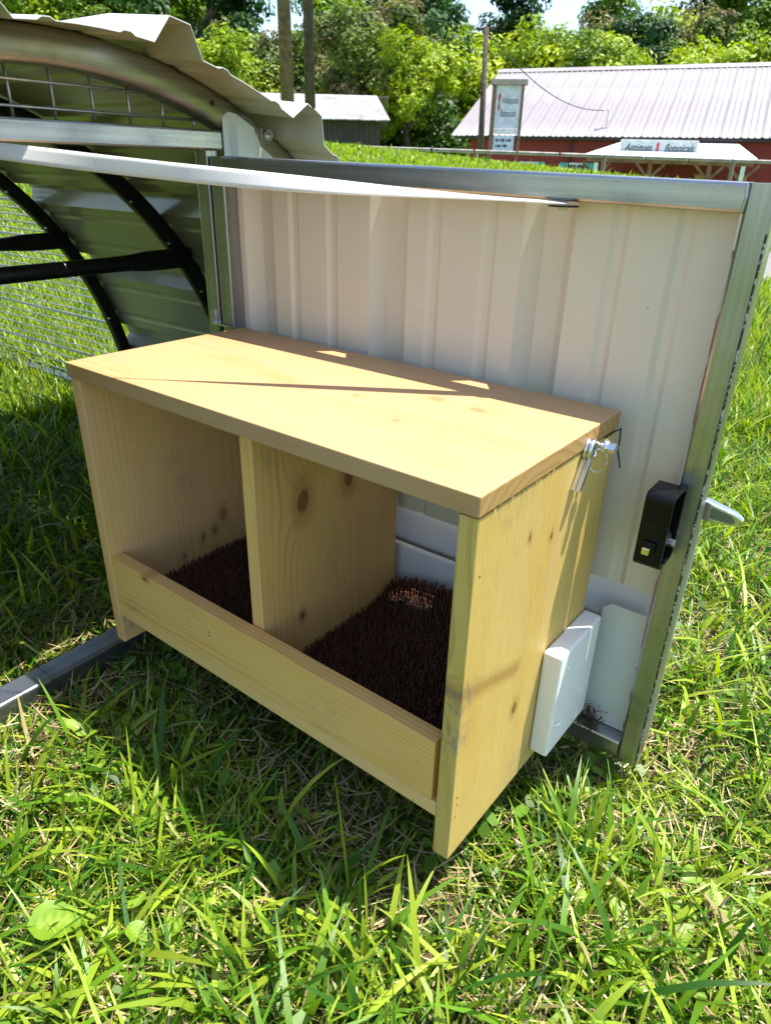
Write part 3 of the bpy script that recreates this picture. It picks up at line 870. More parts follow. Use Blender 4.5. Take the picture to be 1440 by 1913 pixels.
# roof: individual sheets with ribs
SW = .92
def roof_sheet_mesh(g0, z0, g1, z1):
    mb = MB(); prof = [(0, 0), (.03, .045), (.06, .045), (.09, 0), (.28, 0), (.31, .045), (.34, .045), (.37, 0), (.56, 0), (.59, .045), (.62, .045), (.65, 0), (.84, 0), (.87, .045), (.90, .045), (SW, .01)]
    e = (gd_ * (g1 - g0) + Vector((0, 0, z1 - z0))); nrm = ax_.cross(e).normalized()
    if nrm.z < 0: nrm = -nrm
    V = []; 
    for q in (Vector((0, 0, 0)), e):
        V += [q + ax_ * u + nrm * h for u, h in prof]
    m = len(prof)
    F = [(j, j + 1, m + j + 1, m + j) for j in range(m - 1)]
    V += [p_ - nrm * .02 for p_ in V]; F += [(f[3] + 2 * m, f[2] + 2 * m, f[1] + 2 * m, f[0] + 2 * m) for f in F]
    F += [(j, 2 * m + j, 2 * m + j + 1, j + 1) for j in range(m - 1)]
    return mb.add(V, F).mesh('roof_sheet', M['barn_roof'])
mesh_f = roof_sheet_mesh(0, EZ, DB / 2, RZ)
mesh_r = roof_sheet_mesh(DB, EZ, DB / 2, RZ)
for k in range(int(LB / SW)):
    for me, g in ((mesh_f, 0), (mesh_r, DB)):
        o = bpy.data.objects.new('roof_sheet', me); link(o, barn)
        q = bp(k * SW, g, EZ + random.uniform(-.008, .008)); o.location = q - world_loc(barn)
MB().prism([bp(-.05, DB / 2 - .35, RZ - .10), bp(-.05, DB / 2, RZ + .12), bp(-.05, DB / 2 + .35, RZ - .10)], ax_ * (LB + .1)).obj('ridge_cap', M['barn_roof'], barn)
M['dark_trim'] = paint('dark_eave', (.035, .028, .03), .7)
MB().hexa([bp(.2, .05, EZ - .16), bp(LB, .05, EZ - .16), bp(LB, .30, EZ - .16), bp(.2, .30, EZ - .16), bp(.2, .05, EZ - .05), bp(LB, .05, EZ - .05), bp(LB, .30, EZ - .02), bp(.2, .30, EZ - .02)]).obj('eave_board', M['dark_trim'], barn)
M['teal'] = paint('teal_shutter', (.10, .42, .42), .6); M['glass'] = NT('window_glass').bs(Base_Color=(.05, .06, .07), Roughness=.08, Specular_IOR_Level=.8)
M['white_far'] = paint('white_trim_far', (.74, .74, .74), .6)
for l0 in (3.9, 6.5):
    a = ins - .17
    wf = MB().hexa([bp(l0, a, -.3), bp(l0 + 1.1, a, -.3), bp(l0 + 1.1, ins - .002, -.3), bp(l0, ins - .002, -.3), bp(l0, a, 1.0), bp(l0 + 1.1, a, 1.0), bp(l0 + 1.1, ins - .002, 1.0), bp(l0, ins - .002, 1.0)]).obj('window', M['white_far'], barn)
    for i in range(2):
        for j in range(2):
            u0, z0 = l0 + .09 + .48 * i, -.21 + .60 * j
            g_ = a - .012
            sub(MB().hexa([bp(u0, g_, z0), bp(u0 + .42, g_, z0), bp(u0 + .42, a - .002, z0), bp(u0, a - .002, z0), bp(u0, g_, z0 + .52), bp(u0 + .42, g_, z0 + .52), bp(u0 + .42, a - .002, z0 + .52), bp(u0, a - .002, z0 + .52)]), 'pane', M['glass'], wf)
    for u0 in (l0 - .34, l0 + 1.14):
        MB().hexa([bp(u0, a, -.3), bp(u0 + .3, a, -.3), bp(u0 + .3, ins - .002, -.3), bp(u0, ins - .002, -.3), bp(u0, a, 1.0), bp(u0 + .3, a, 1.0), bp(u0 + .3, ins - .002, 1.0), bp(u0, ins - .002, 1.0)]).obj('shutter', M['teal'], barn)
# downpipe and service mast
MB().tube([bp(6.6, .25, EZ - .1), bp(6.6, .3, EZ - .5), bp(6.6, .36, -1.0)], .06, 8).obj('downpipe', M['dark_trim'], barn)
msl = 8.2
mast = MB().tube([bp(msl, 1.0, EZ + .3), bp(msl, 1.0, EZ + 1.25)], .05, 8).tube([bp(msl, 1.0, EZ + 1.25), bp(msl - .15, .95, EZ + 1.35), bp(msl - .25, .85, EZ + 1.22)], .07, 8).obj('service_mast', M['white_far'], barn)
# porch
M['porch_wood'] = paint('porch_timber', (.22, .11, .06), .75, .2, 3); M['porch_roof'] = paint('white_porch_roof', (.80, .83, .83), .4, .04, 2)
P0, P1, PG = 8.0, 15.6, -3.2
rf = MB().hexa([bp(P0, PG, 1.30), bp(P1, PG, 1.22), bp(P1 - 1.0, .28, 1.95), bp(P0 + 1.2, .28, 1.95), bp(P0, PG, 1.36), bp(P1, PG, 1.28), bp(P1 - 1.0, .28, 2.02), bp(P0 + 1.2, .28, 2.02)]).obj('porch_roof', M['porch_roof'], barn)
MB().hexa([bp(P0 + .1, PG + .12, 1.05), bp(P1 - .1, PG + .12, .97), bp(P1 - .1, PG + .30, .97), bp(P0 + .1, PG + .30, 1.05), bp(P0 + .1, PG + .12, 1.29), bp(P1 - .1, PG + .12, 1.21), bp(P1 - .1, PG + .30, 1.21), bp(P0 + .1, PG + .30, 1.29)]).obj('porch_beam', M['porch_wood'], barn)
for k, l in enumerate((P0 + .5, P0 + 3.0, P0 + 5.6, P1 - .6)):
    mt = M['white_far'] if k in (0, 3) else M['porch_wood']
    MB().hexa([bp(l, PG + .13, GB), bp(l + .18, PG + .13, GB), bp(l + .18, PG + .29, GB), bp(l, PG + .29, GB), bp(l, PG + .13, 1.02), bp(l + .18, PG + .13, .99), bp(l + .18, PG + .29, .99), bp(l, PG + .29, 1.02)]).obj('porch_post', mt, barn)
    for s_ in (-1, 1):
        MB().sweep([bp(l + .09, PG + .21, .35), bp(l + .09 + s_ * .65, PG + .21, 1.02)], [(-.06, -.06), (.06, -.06), (.06, .06), (-.06, .06)]).obj('post_brace', M['porch_wood'], barn)
# text helper
M['ink'] = paint('sign_ink', (.05, .06, .06), .6); M['ink_red'] = paint('sign_red', (.62, .06, .05), .6)
def text_obj(s_, parent, pos, right, up, size, mat, shear=.25, bold=.012, squeeze=1.0):
    cu = bpy.data.curves.new('lettering', 'FONT'); cu.body = s_; cu.size = size; cu.shear = shear; cu.extrude = .004; cu.offset = bold * size
    cu.align_x = 'CENTER'; cu.align_y = 'CENTER'; cu.resolution_u = 3
    tmp = bpy.data.objects.new('tmp', cu); COL.objects.link(tmp)
    dg = bpy.context.evaluated_depsgraph_get()
    me = bpy.data.meshes.new_from_object(tmp.evaluated_get(dg)); bpy.data.objects.remove(tmp)
    me.materials.clear(); me.materials.append(mat)
    right = Vector(right).normalized(); up = Vector(up).normalized(); nrm = right.cross(up)
    org = Vector(pos) - world_loc(parent)
    for v_ in me.vertices:
        c_ = v_.co.copy(); v_.co = org + right * c_.x * squeeze + up * c_.y + nrm * c_.z
    o = bpy.data.objects.new('lettering', me); link(o, parent); return o
# porch sign
SG0, SG1, SGG = 9.5, 12.95, -2.15
psg = thing('porch_sign', 'long white lettered shop sign standing on the porch roof', 'sign', tuple(bp(11.2, SGG, 1.35)))
zb, zt = 1.36, 2.02
MB().hexa([bp(SG0, SGG, zb), bp(SG1, SGG, zb - .03), bp(SG1, SGG + .08, zb - .03), bp(SG0, SGG + .08, zb), bp(SG0, SGG, zt), bp(SG1, SGG, zt - .03), bp(SG1, SGG + .08, zt - .03), bp(SG0, SGG + .08, zt)]).obj('board', paint('sign_face', (.62, .66, .70), .5), psg)
fr = MB()
for a, b in (((SG0, zb), (SG1, zb - .03)), ((SG0, zt), (SG1, zt - .03)), ((SG0, zb), (SG0, zt)), ((SG1, zb - .03), (SG1, zt - .03))):
    MB().sweep([bp(a[0], SGG - .02, a[1]), bp(b[0], SGG - .02, b[1])], [(-.035, -.03), (.035, -.03), (.035, .03), (-.035, .03)]).obj('frame_strip', M['white_far'], psg)
for l in (SG0 + .5, SG1 - .5):
    MB().tube([bp(l, SGG + .12, zb - .25), bp(l, SGG + .12, zt - .1)], .03, 6).obj('stay', M['white_far'], psg)
lc = (SG0 + SG1) / 2
text_obj('Antiques', psg, bp(lc - .92, SGG - .012, 1.69), ax_, (0, 0, 1), .46, M['ink'], .35, squeeze=.76)
text_obj('Botanicals', psg, bp(lc + .93, SGG - .012, 1.67), ax_, (0, 0, 1), .46, M['ink'], .35, squeeze=.70)
MB().prism([bp(lc - .04 + dx, SGG - .016, z) for dx, z in ((-.07, 1.60), (0, 1.52), (.09, 1.62), (.05, 1.74), (.09, 1.86), (0, 1.93), (-.08, 1.80), (-.03, 1.70))], gd_ * .012).obj('emblem', M['ink_red'], psg)
# hanging baskets on the porch
M['basket'] = paint('basket', (.48, .30, .13), .8, .25, 12)
for l, g_, lab in ((P1 - 2.3, PG + 1.2, 'tan hanging basket under the porch roof beside the end post brace'), (P1 - .45, PG + 2.6, 'tan hanging basket under the porch roof closest to the barn wall')):
    hb_ = thing('hanging_basket', lab, 'basket', tuple(bp(l, g_, .25)))
    MB().cone(bp(l, g_, .25), bp(l, g_, .60), .16, .26, 12).obj('bowl', M['basket'], hb_, smooth=False)
    for k in range(3):
        c_ = bp(l, g_, .60) + Vector((math.cos(k * 2.1) * .24, math.sin(k * 2.1) * .24, 0))
        MB().tube([c_, bp(l, g_, 1.12)], .008, 4).obj('chain', M['dark_trim'], hb_)

# ---- roadside sign
M['sign_wood'] = paint('weathered_post', (.24, .16, .085), .8, .2, 5)
s0 = site(3.72, 28.0); gs = float(ground_z(s0.x, s0.y))
sgn = thing('roadside_sign', 'tall timber framed roadside sign with two white lettered boards', 'sign', (s0.x, s0.y, gs))
sr = (RT * 1.0 + FW * -.18).normalized(); sn = Vector((sr.y, -sr.x, 0)); 
def sp_(u, g_, z):
    q = s0 + sr * u - sn * g_
    return Vector((q.x, q.y, z))
def sbox(u0, u1, g0, g1, z0, z1): return MB().hexa([sp_(u0, g0, z0), sp_(u1, g0, z0), sp_(u1, g1, z0), sp_(u0, g1, z0), sp_(u0, g0, z1), sp_(u1, g0, z1), sp_(u1, g1, z1), sp_(u0, g1, z1)])
sbox(-.09, .05, 0, .14, gs - .3, 3.22).obj('post', M['sign_wood'], sgn); sbox(.90, 1.0, 0, .14, gs - .3, 3.22).obj('post', M['sign_wood'], sgn)
sbox(-.16, 1.10, -.10, .26, 3.222, 3.38).obj('cap_board', paint('cap_board', (.42, .33, .29), .7), sgn)
upb = sbox(.055, .895, .03, .10, 1.92, 3.20).obj('upper_board', paint('sign_face_b', (.68, .72, .76), .5), sgn)
sbox(.056, .894, -.02, .12, 1.74, 1.90).obj('sign_lamp', paint('lamp_cover', (.85, .83, .78), .4), sgn)
lwb = sbox(.075, .80, .03, .08, 1.22, 1.68).obj('lower_board', paint('sign_face_c', (.62, .74, .78), .5), sgn)
sbox(.056, .894, .02, .12, 1.10, 1.18).obj('cross_rail', M['sign_wood'], sgn)
text_obj('Antiques', sgn, sp_(.53, .028, 2.76), sr, (0, 0, 1), .30, M['ink'], .3, .0, squeeze=.52)
text_obj('Botanicals', sgn, sp_(.50, .028, 2.36), sr, (0, 0, 1), .30, M['ink'], .3, .0, squeeze=.46)
MB().prism([sp_(u, .026, z) for u, z in ((.14, 2.52), (.17, 2.42), (.21, 2.55), (.20, 2.75), (.23, 2.92), (.18, 2.98), (.13, 2.86), (.16, 2.7))], -sn * -.006).obj('emblem', M['ink_red'], sgn)
for z, ws in ((1.54, (.10, .07, .12, .05, .14)), (1.36, (.06, .12, .05, .13))):
    u = .16
    for w_ in ws:
        sbox(u, u + w_ * .8, .024, .029, z - .045, z + .045).obj('lettering', M['ink'], sgn); u += w_ + .02

# ---- utility poles
M['pole'] = paint('pole_wood', (.10, .075, .055), .9, .25, 8); M['pole_b'] = paint('pole_wood_brown', (.19, .13, .08), .9, .25, 8)
M['cable'] = paint('cable', (.05, .05, .055), .6)
def pole(r, d, top, rad, mat, label, lean=0.0, arm=False):
    b = site(r, d); z = float(ground_z(b.x, b.y))
    o = thing('utility_pole', label, 'utility pole', (b.x, b.y, z), group=None)
    MB().cone((b.x, b.y, z - .3), (b.x + RT.x * lean, b.y + RT.y * lean, top), rad, rad * .72, 12).obj('shaft', mat, o, smooth=True)
    if arm:
        q = Vector((b.x + RT.x * lean, b.y + RT.y * lean, top))
        MB().sweep([q + RT * -.35 + Vector((0, 0, -.08)), q + RT * .35 + Vector((0, 0, -.02))], [(-.04, -.04), (.04, -.04), (.04, .04), (-.04, .04)]).obj('crossarm', mat, o)
        for s_ in (-.3, .3):
            MB().cone(q + RT * s_ + Vector((0, 0, .0)), q + RT * s_ + Vector((0, 0, .12)), .035, .03, 8).obj('insulator', M['white_far'], o)
    return o
pole(3.78, 31.0, 5.30, .13, M['pole'], 'short dark utility pole standing beside the roadside sign', -.16, True)
pole(-2.02, 16.5, 9.5, .145, M['pole_b'], 'brown timber pole standing in front of the white roofed shed', -.06)
pole(-1.76, 18.5, 9.5, .13, M['pole'], 'grey timber pole at the right of the brown pole by the shed', .02)
# service wire from the short pole to the barn mast
pa = site(3.62, 31.0, 5.25); pb = bp(msl - .2, .9, EZ + 1.25)
wire = [pa.lerp(pb, k / 24) - Vector((0, 0, 1.35 * 4 * (k / 24) * (1 - k / 24) * .55)) for k in range(25)]
wo = MB().tube(wire, .022, 5).obj('service_wire', M['cable'], smooth=True)
tag(wo, 'sagging grey service cable running from the short pole to the barn roof', 'cable')
pc = site(-9.0, 36.0, 9.2)
wire = [pa.lerp(pc, k / 24) - Vector((0, 0, .5 * 4 * (k / 24) * (1 - k / 24))) for k in range(25)]
wo = MB().tube(wire, .014, 5).obj('service_wire', M['cable'], smooth=True)
tag(wo, 'overhead cable crossing the tree tops to the top of the short pole', 'cable')

# ---- guard rail
gA, gB = site(-9.0, 24.4), site(17.0, 23.4)
gr = thing('guard_rail', 'long pale roadside guard rail in front of the red barn', 'guard rail', (gA.x, gA.y, .4))
gdir = (gB - gA); gl = gdir.length; gdir.normalize(); gn = Vector((-gdir.y, gdir.x, 0))
M['rail'] = paint('guard_rail_paint', (.33, .29, .29), .55, .15, 3); M['rail_post'] = paint('guard_post', (.20, .15, .12), .8)
def gz_at(s_): return 1.20 - .24 * s_ / gl
seg_l = 1.30
prof = [(0, -.05), (.02, -.03), (-.01, 0), (.02, .03), (0, .05)]
nseg = int(gl / seg_l)
for k in range(nseg):
    a = gA + gdir * (k * seg_l + .03); b = gA + gdir * ((k + 1) * seg_l - .03)
    a = Vector((a.x, a.y, gz_at(k * seg_l))); b = Vector((b.x, b.y, gz_at((k + 1) * seg_l)))
    V = [q - gn * p_[0] + Vector((0, 0, p_[1])) for q in (a, b) for p_ in prof] + [q + gn * .02 + Vector((0, 0, p_[1])) for q in (a, b) for p_ in prof]
    F = [(j, j + 1, 5 + j + 1, 5 + j) for j in range(4)] + [(10 + j, 15 + j, 15 + j + 1, 10 + j + 1) for j in range(4)] + [(0, 5, 15, 10), (4, 14, 19, 9)]
    MB().add(V, F).obj('rail_segment', M['rail'], gr)
    if k % 3 == 0:
        z = float(ground_z(a.x, a.y))
        MB().box(a.x - .05, a.x + .05, a.y + .03, a.y + .13, z - .2, a.z + .02).obj('rail_post', M['rail_post'], gr)

# ---- shed
t = NT('shed_wood'); v = t.coord(); n1 = t.noise(v, 2, 4)
t.bs(Base_Color=t.mix(n1, (.022, .016, .020), (.07, .055, .055)), Roughness=.85); M['shed_wood'] = t.m
t = NT('shed_roof'); v = t.coord(); n1 = t.noise(v, .9, 5, .7)
t.bs(Base_Color=t.mix(t.mrange(n1, .4, .65), (.42, .40, .40), (.22, .20, .20)), Roughness=.45); M['shed_roof'] = t.m
sb = site(-7.4, 42.0)
shed = thing('shed', 'dark timber shed with a white metal roof in front of the trees', 'shed', (sb.x, sb.y, .9))
def sh(u, g_, z):
    q = sb + RT * u + FW * g_
    return Vector((q.x, q.y, z))
def shbox(u0, u1, g0, g1, z0, z1): return MB().hexa([sh(u0, g0, z0), sh(u1, g0, z0), sh(u1, g1, z0), sh(u0, g1, z0), sh(u0, g0, z1), sh(u1, g0, z1), sh(u1, g1, z1), sh(u0, g1, z1)])
for k in range(24):
    u = .25 + k * .285
    shbox(u, u + .275, .6 + .02 * (k % 2), .75, .5, 2.75 - .02 * (k % 3)).obj('wall_board', M['shed_wood'], shed)
shbox(.3, 7.0, .76, 6.2, .5, 2.7).obj('wall_core', M['shed_wood'], shed)
for k in range(10):
    u0, u1 = k * .76, k * .76 + .75
    sl_ = -.0
    MB().hexa([sh(u0, 0, 2.72), sh(u1, 0, 2.74), sh(u1 - (.9 if k == 9 else 0), 3.4, 4.08), sh(u0, 3.4, 4.08), sh(u0, 0, 2.77), sh(u1, 0, 2.79), sh(u1 - (.9 if k == 9 else 0), 3.4, 4.13), sh(u0, 3.4, 4.13)]).obj('roof_sheet', M['shed_roof'], shed)
MB().prism([sh(0, 3.42, 4.10), sh(0, 6.9, 2.7), sh(0, 6.9, 2.66), sh(0, 3.42, 4.05)], RT * 7.5).obj('rear_roof', M['shed_roof'], shed)

# ---- trees
M['foliage'] = leafy('tree_foliage', trans=.30, rough=.5, spec=.25)
t = NT('bark'); v = t.coord((1, 1, .25)); n1 = t.noise(v, 8, 4)
t.bs(Base_Color=t.mix(n1, (.045, .032, .022), (.14, .105, .075)), Roughness=.9); M['bark'] = t.m
def crown_mesh(seed, rx, rz, nclump, nleaf, size, cols, lobes=10):
    g = np.random.default_rng(seed)
    P = []; N = []; Cc = []
    lob = g.normal(0, 1, (lobes, 3)); lob /= np.linalg.norm(lob, axis=1)[:, None]
    lob *= np.array([rx, rx, rz]) * g.uniform(.45, .78, (lobes, 1))
    lob = np.vstack([lob, [[0, 0, rz * .25]]])
    lr = g.uniform(.28, .55, len(lob)) * rx
    for k in range(nclump):
        j = g.integers(len(lob)); dv = g.normal(0, 1, 3); dv /= np.linalg.norm(dv)
        if dv[2] < -.35: dv[2] *= -.6
        cc = lob[j] + dv * lr[j] * g.uniform(.62, 1.05) * np.array([1, 1, min(1.25, rz / rx)])
        cr = g.uniform(.22, .42) * rx * .62
        q = g.normal(0, 1, (nleaf, 3)); q /= np.linalg.norm(q, axis=1)[:, None]
        rad = g.uniform(.45, 1.0, (nleaf, 1)) ** .6
        pos = cc + q * cr * rad * np.array([1.1, 1.1, .75])
        nn = q * .8 + dv * .5 + np.array([0, 0, .55]) + g.normal(0, .45, (nleaf, 3)); nn /= np.linalg.norm(nn, axis=1)[:, None]
        P.append(pos); N.append(nn)
        base = np.array(cols[g.integers(len(cols))]) * g.uniform(.82, 1.2)
        Cc.append(base * g.uniform(.75, 1.25, (nleaf, 1)))
    P = np.vstack(P); N = np.vstack(N); Cc = np.vstack(Cc); k = len(P)
    ref = g.normal(0, 1, (k, 3)); a = np.cross(N, ref); a /= np.linalg.norm(a, axis=1)[:, None]; b = np.cross(N, a)
    s1 = size * g.uniform(.6, 1.3, (k, 1)); s2 = s1 * g.uniform(.45, .75, (k, 1))
    V = np.stack([P - a * s1, P - b * s2 + N * s2 * .25, P + a * s1, P + b * s2 + N * s2 * .25], 1)
    Q = np.arange(k * 4).reshape(-1, 4)
    me = fast_mesh('crown', V, Q, [], M['foliage']); set_col(me, Cc, 4)
    for pl in me.polygons: pl.use_smooth = False
    return me
def trunk_mesh(seed, h, r, rz):
    g = random.Random(seed); mb = MB()
    pts = [Vector((0, 0, -.5))]
    for k in range(1, 6): pts.append(Vector((g.uniform(-.15, .15), g.uniform(-.15, .15), h * k / 5)))
    for k in range(5): mb.cone(pts[k], pts[k + 1], r * (1 - k * .16), r * (1 - (k + 1) * .16), 9)
    for k in range(6):
        a = g.uniform(0, 6.28); z0 = h * g.uniform(.45, .95)
        e = Vector((math.cos(a) * rz * .55, math.sin(a) * rz * .55, z0 + rz * g.uniform(.25, .7)))
        mid = Vector((0, 0, z0)).lerp(e, .5) + Vector((0, 0, .25))
        mb.cone((0, 0, z0), mid, r * .38, r * .24, 6); mb.cone(mid, e, r * .24, r * .08, 6)
    return mb.mesh('trunk', M['bark'], smooth=True)
LIME = [(.28, .38, .014), (.20, .30, .014), (.33, .41, .022)]
MID = [(.11, .20, .016), (.14, .24, .018), (.08, .16, .015)]
DARK = [(.028, .08, .018), (.038, .10, .022), (.024, .065, .018)]
OLIVE = [(.12, .175, .03), (.145, .185, .04), (.10, .155, .028), (.19, .17, .075)]
CR_ = {'lime': (crown_mesh(1, 4.2, 4.6, 120, 120, .155, LIME), trunk_mesh(1, 4.5, .28, 4.4)),
       'lime2': (crown_mesh(2, 4.4, 4.2, 115, 120, .155, LIME + MID[:1], 12), trunk_mesh(2, 4.2, .3, 4.4)),
       'mid': (crown_mesh(3, 4.0, 5.6, 110, 120, .155, MID), trunk_mesh(3, 5.5, .3, 4.4)),
       'dark': (crown_mesh(4, 3.6, 6.0, 110, 120, .155, DARK), trunk_mesh(4, 5.5, .3, 4.0)),
       'olive': (crown_mesh(5, 3.8, 4.4, 95, 110, .15, OLIVE), trunk_mesh(5, 4.5, .24, 4.0))}
CH = {'lime': 5.2, 'lime2': 5.0, 'mid': 6.6, 'dark': 6.6, 'olive': 5.2}
tree_list = [
    # r, d, scale, z-scale, kind, label
    (1.3, 49.0, .62, .98, 'lime', 'bright lime green tree beside the left gable of the red barn'),
    (-.6, 54.0, .60, .72, 'lime2', 'low lime green tree between the white roofed shed and the barn'),
    (-1.6, 52.0, .85, 1.0, 'olive', 'pale olive tree with thin foliage behind the right end of the shed'),
    (1.8, 60.0, 1.0, 1.05, 'dark', 'dark evergreen tree standing tall between shed and barn'),
    (-5.8, 55.0, .80, .85, 'olive', 'olive tree right behind the shed roof beside the two poles'),
    (-10.2, 50.0, .74, .80, 'lime', 'lime green tree left of the shed above the coop roof'),
    (-13.2, 58.0, 1.0, 1.12, 'dark', 'tall dark evergreen tree rising above the coop roof'),
    (-18.5, 60.0, 1.0, 1.05, 'mid', 'mid green tree behind the coop roof near the dark evergreen'),
    (-24.0, 58.0, 1.05, 1.05, 'lime2', 'broad yellow green tree over the crest of the coop roof'),
    (-30.0, 62.0, 1.1, 1.1, 'mid', 'mid green tree at the far end of the tree line behind the coop'),
    (-4.6, 68.0, .95, .95, 'mid', 'tall mid green tree behind the olive trees by the poles'),
    (-8.8, 74.0, .62, .72, 'lime2', 'yellow green tree in the dip of the tree line behind the poles'),
    (6.2, 70.0, 1.0, 1.0, 'lime', 'yellow green tree behind the lime tree and left of the barn ridge'),
    (10.5, 66.0, 1.05, 1.0, 'lime', 'bright lime tree just behind the left end of the barn ridge'),
    (15.5, 64.0, 1.0, 1.0, 'lime2', 'bright yellow green tree above the barn ridge with rounded top'),
    (20.5, 68.0, .9, .95, 'dark', 'dark green tree showing between two lime trees above the barn'),
    (23.5, 61.0, 1.0, .92, 'lime', 'lime tree above the middle of the barn roof'),
    (28.5, 60.0, 1.0, .95, 'lime2', 'broad lime tree above the barn roof past the dark tree'),
    (33.5, 62.0, 1.0, 1.0, 'lime', 'lime tree behind the far stretch of the barn ridge'),
    (38.5, 66.0, 1.1, 1.25, 'dark', 'tall dark tree at the end of the row behind the barn'),
    (18.0, 78.0, 1.1, 1.15, 'olive', 'pale olive tree peeping over the lime trees behind the barn'),
    (26.5, 78.0, 1.15, 1.2, 'olive', 'tall olive tree behind the lime trees over the barn roof'),
    (33.0, 80.0, 1.15, 1.2, 'mid', 'tall mid green tree behind the row above the barn'),
    (1.0, 82.0, 1.1, 1.1, 'olive', 'hazy olive tree behind the dark evergreen between shed and barn'),
    (12.5, 84.0, 1.1, 1.1, 'dark', 'dark tree at the back of the wood behind the barn ridge'),
    (-16.0, 80.0, 1.1, 1.0, 'olive', 'olive tree at the back of the wood behind the coop'),
]
g_ = random.Random(5)
back = {'mid': 'mid green tree in the back row closing the wood', 'lime2': 'yellow green tree in the back row closing the wood',
        'olive': 'pale olive tree in the back row closing the wood', 'dark': 'dark green tree in the back row closing the wood'}
for k in range(15):
    kd = g_.choice(['mid', 'lime2', 'olive', 'mid', 'dark'])
    tree_list.append((-40 + k * 6.4 + g_.uniform(-1, 1), 92 + g_.uniform(-3, 5), 1.22 + g_.uniform(-.1, .12), 1.0 + (.12 if k not in (4, 5) else -.42), kd, back[kd]))
for r_, d_, lab in ((-14.5, 52, 'low bushy tree in front of the tall dark evergreen'), (-20, 54, 'low bushy tree in front of the mid green tree behind the coop'),
                    (-27, 55, 'low bushy tree beside the broad yellow green tree behind the coop'), (-34, 56, 'low bushy tree at the far end of the wood behind the coop'),
                    (9.5, 60, 'low bushy tree close behind the left end of the barn'), (14, 58.5, 'low bushy tree hidden up to its top behind the barn ridge by the sign'),
                    (18.5, 57.5, 'low bushy tree behind the barn ridge above the service mast'), (31, 56, 'low bushy tree behind the barn ridge above the porch end'),
                    (36, 55, 'low bushy tree behind the far stretch of the barn roof'), (41, 57, 'low bushy tree behind the far end of the barn roof')):
    tree_list.append((r_, d_, .62 if r_ < 5 else .72, .85, g_.choice(['lime', 'lime2', 'mid']), lab))
for i, (r, d, s_, zs, kd, lab) in enumerate(tree_list):
    s_ *= 1.34
    b = site(r, d); z = float(ground_z(b.x, b.y))
    tr_ = thing('tree', lab, 'tree', (b.x, b.y, z), rotz=random.uniform(0, 6.28), group='back row of the wood' if lab in back.values() else 'trees of the wood behind the barn and shed')
    cm, tm = CR_[kd]
    for nm, me in (('crown', cm), ('trunk', tm)):
        o = bpy.data.objects.new(nm, me); link(o, tr_)
        o.scale = (s_, s_, s_ * zs)
        if nm == 'crown': o.location = (0, 0, CH[kd] * s_ * zs * (.86 if kd.startswith('lime') else .95))
# undergrowth along the wood's edge: one uncountable mass of leaves
g = np.random.default_rng(33)
k = 52000
rr = g.uniform(-36, 44, k); dd = np.where(rr > 6, g.uniform(62, 70, k), g.uniform(53, 60, k)); hh = g.uniform(0, 1, k) ** 1.2 * (5.2 + 1.6 * np.sin(rr * .7) + 1.0 * np.sin(rr * 1.9))
X = CAM.x + RT.x * rr + FW.x * dd; Y = CAM.y + RT.y * rr + FW.y * dd; Z = ground_z(X, Y) + hh
P = np.stack([X, Y, Z], 1); N = g.normal(0, .6, (k, 3)) + np.array([-FW.x * .5, -FW.y * .5, .8]); N /= np.linalg.norm(N, axis=1)[:, None]
a = np.cross(N, g.normal(0, 1, (k, 3))); a /= np.linalg.norm(a, axis=1)[:, None]; b = np.cross(N, a)
s1 = g.uniform(.16, .36, (k, 1))
V = np.stack([P - a * s1, P - b * s1 * .6, P + a * s1, P + b * s1 * .6], 1)
me = fast_mesh('undergrowth', V, np.arange(k * 4).reshape(-1, 4), [], M['foliage'])
set_col(me, np.array([.065, .135, .018]) * g.uniform(.4, 1.6, (k, 1)), 4)
ug = bpy.data.objects.new('undergrowth', me); link(ug)
tag(ug, 'tangled green undergrowth along the edge of the wood', 'undergrowth', kind='stuff')

# ================================================================== GRASS
M['grass'] = leafy('grass_blades', trans=.38, rough=.42, spec=.35)
M['straw'] = leafy('dry_straw', trans=.12, rough=.6, spec=.2)
def in_box(x, y, m_): return (x > -m_) & (x < W + m_) & (y > -m_) & (y < D + m_)
def keep(x, y):
    cx = (x - CO.x) * math.cos(CR) + (y - CO.y) * math.sin(CR) + CO.x
    return ~((cx > -.094) & (cx < -.030) & (np.abs(y) < .8)) & ~((cx < -.9) & (y > .66) & (y < .83) & ((y > .755) | (rng.uniform(0, 1, np.shape(x)) < .75)))
def low(x, y, h):
    near_door = (x > -.12) & (x < .80) & (y > .20) & (y < .38)
    h = np.where(near_door, np.minimum(h, .052), h)
    sill = (x > -.19) & (x < .07) & (y < .28)
    h = np.where(sill, np.minimum(h, .034 + .018 * rng.uniform(0, 1, len(h))), h)
    under = in_box(x, y, .06)
    return np.where(under, np.minimum(h, .058), h)
def sector(n_, d0, d1, half=math.radians(50), pw=2.0):
    th = rng.uniform(-half, half, n_)
    u = rng.uniform(0, 1, n_)
    if pw == 2: dd_ = np.sqrt(u * (d1 ** 2 - d0 ** 2) + d0 ** 2)
    else: dd_ = d0 * (d1 / d0) ** u
    r, d = dd_ * np.sin(th), dd_ * np.cos(th)
    return CAM.x + RT.x * r + FW.x * d, CAM.y + RT.y * r + FW.y * d, dd_
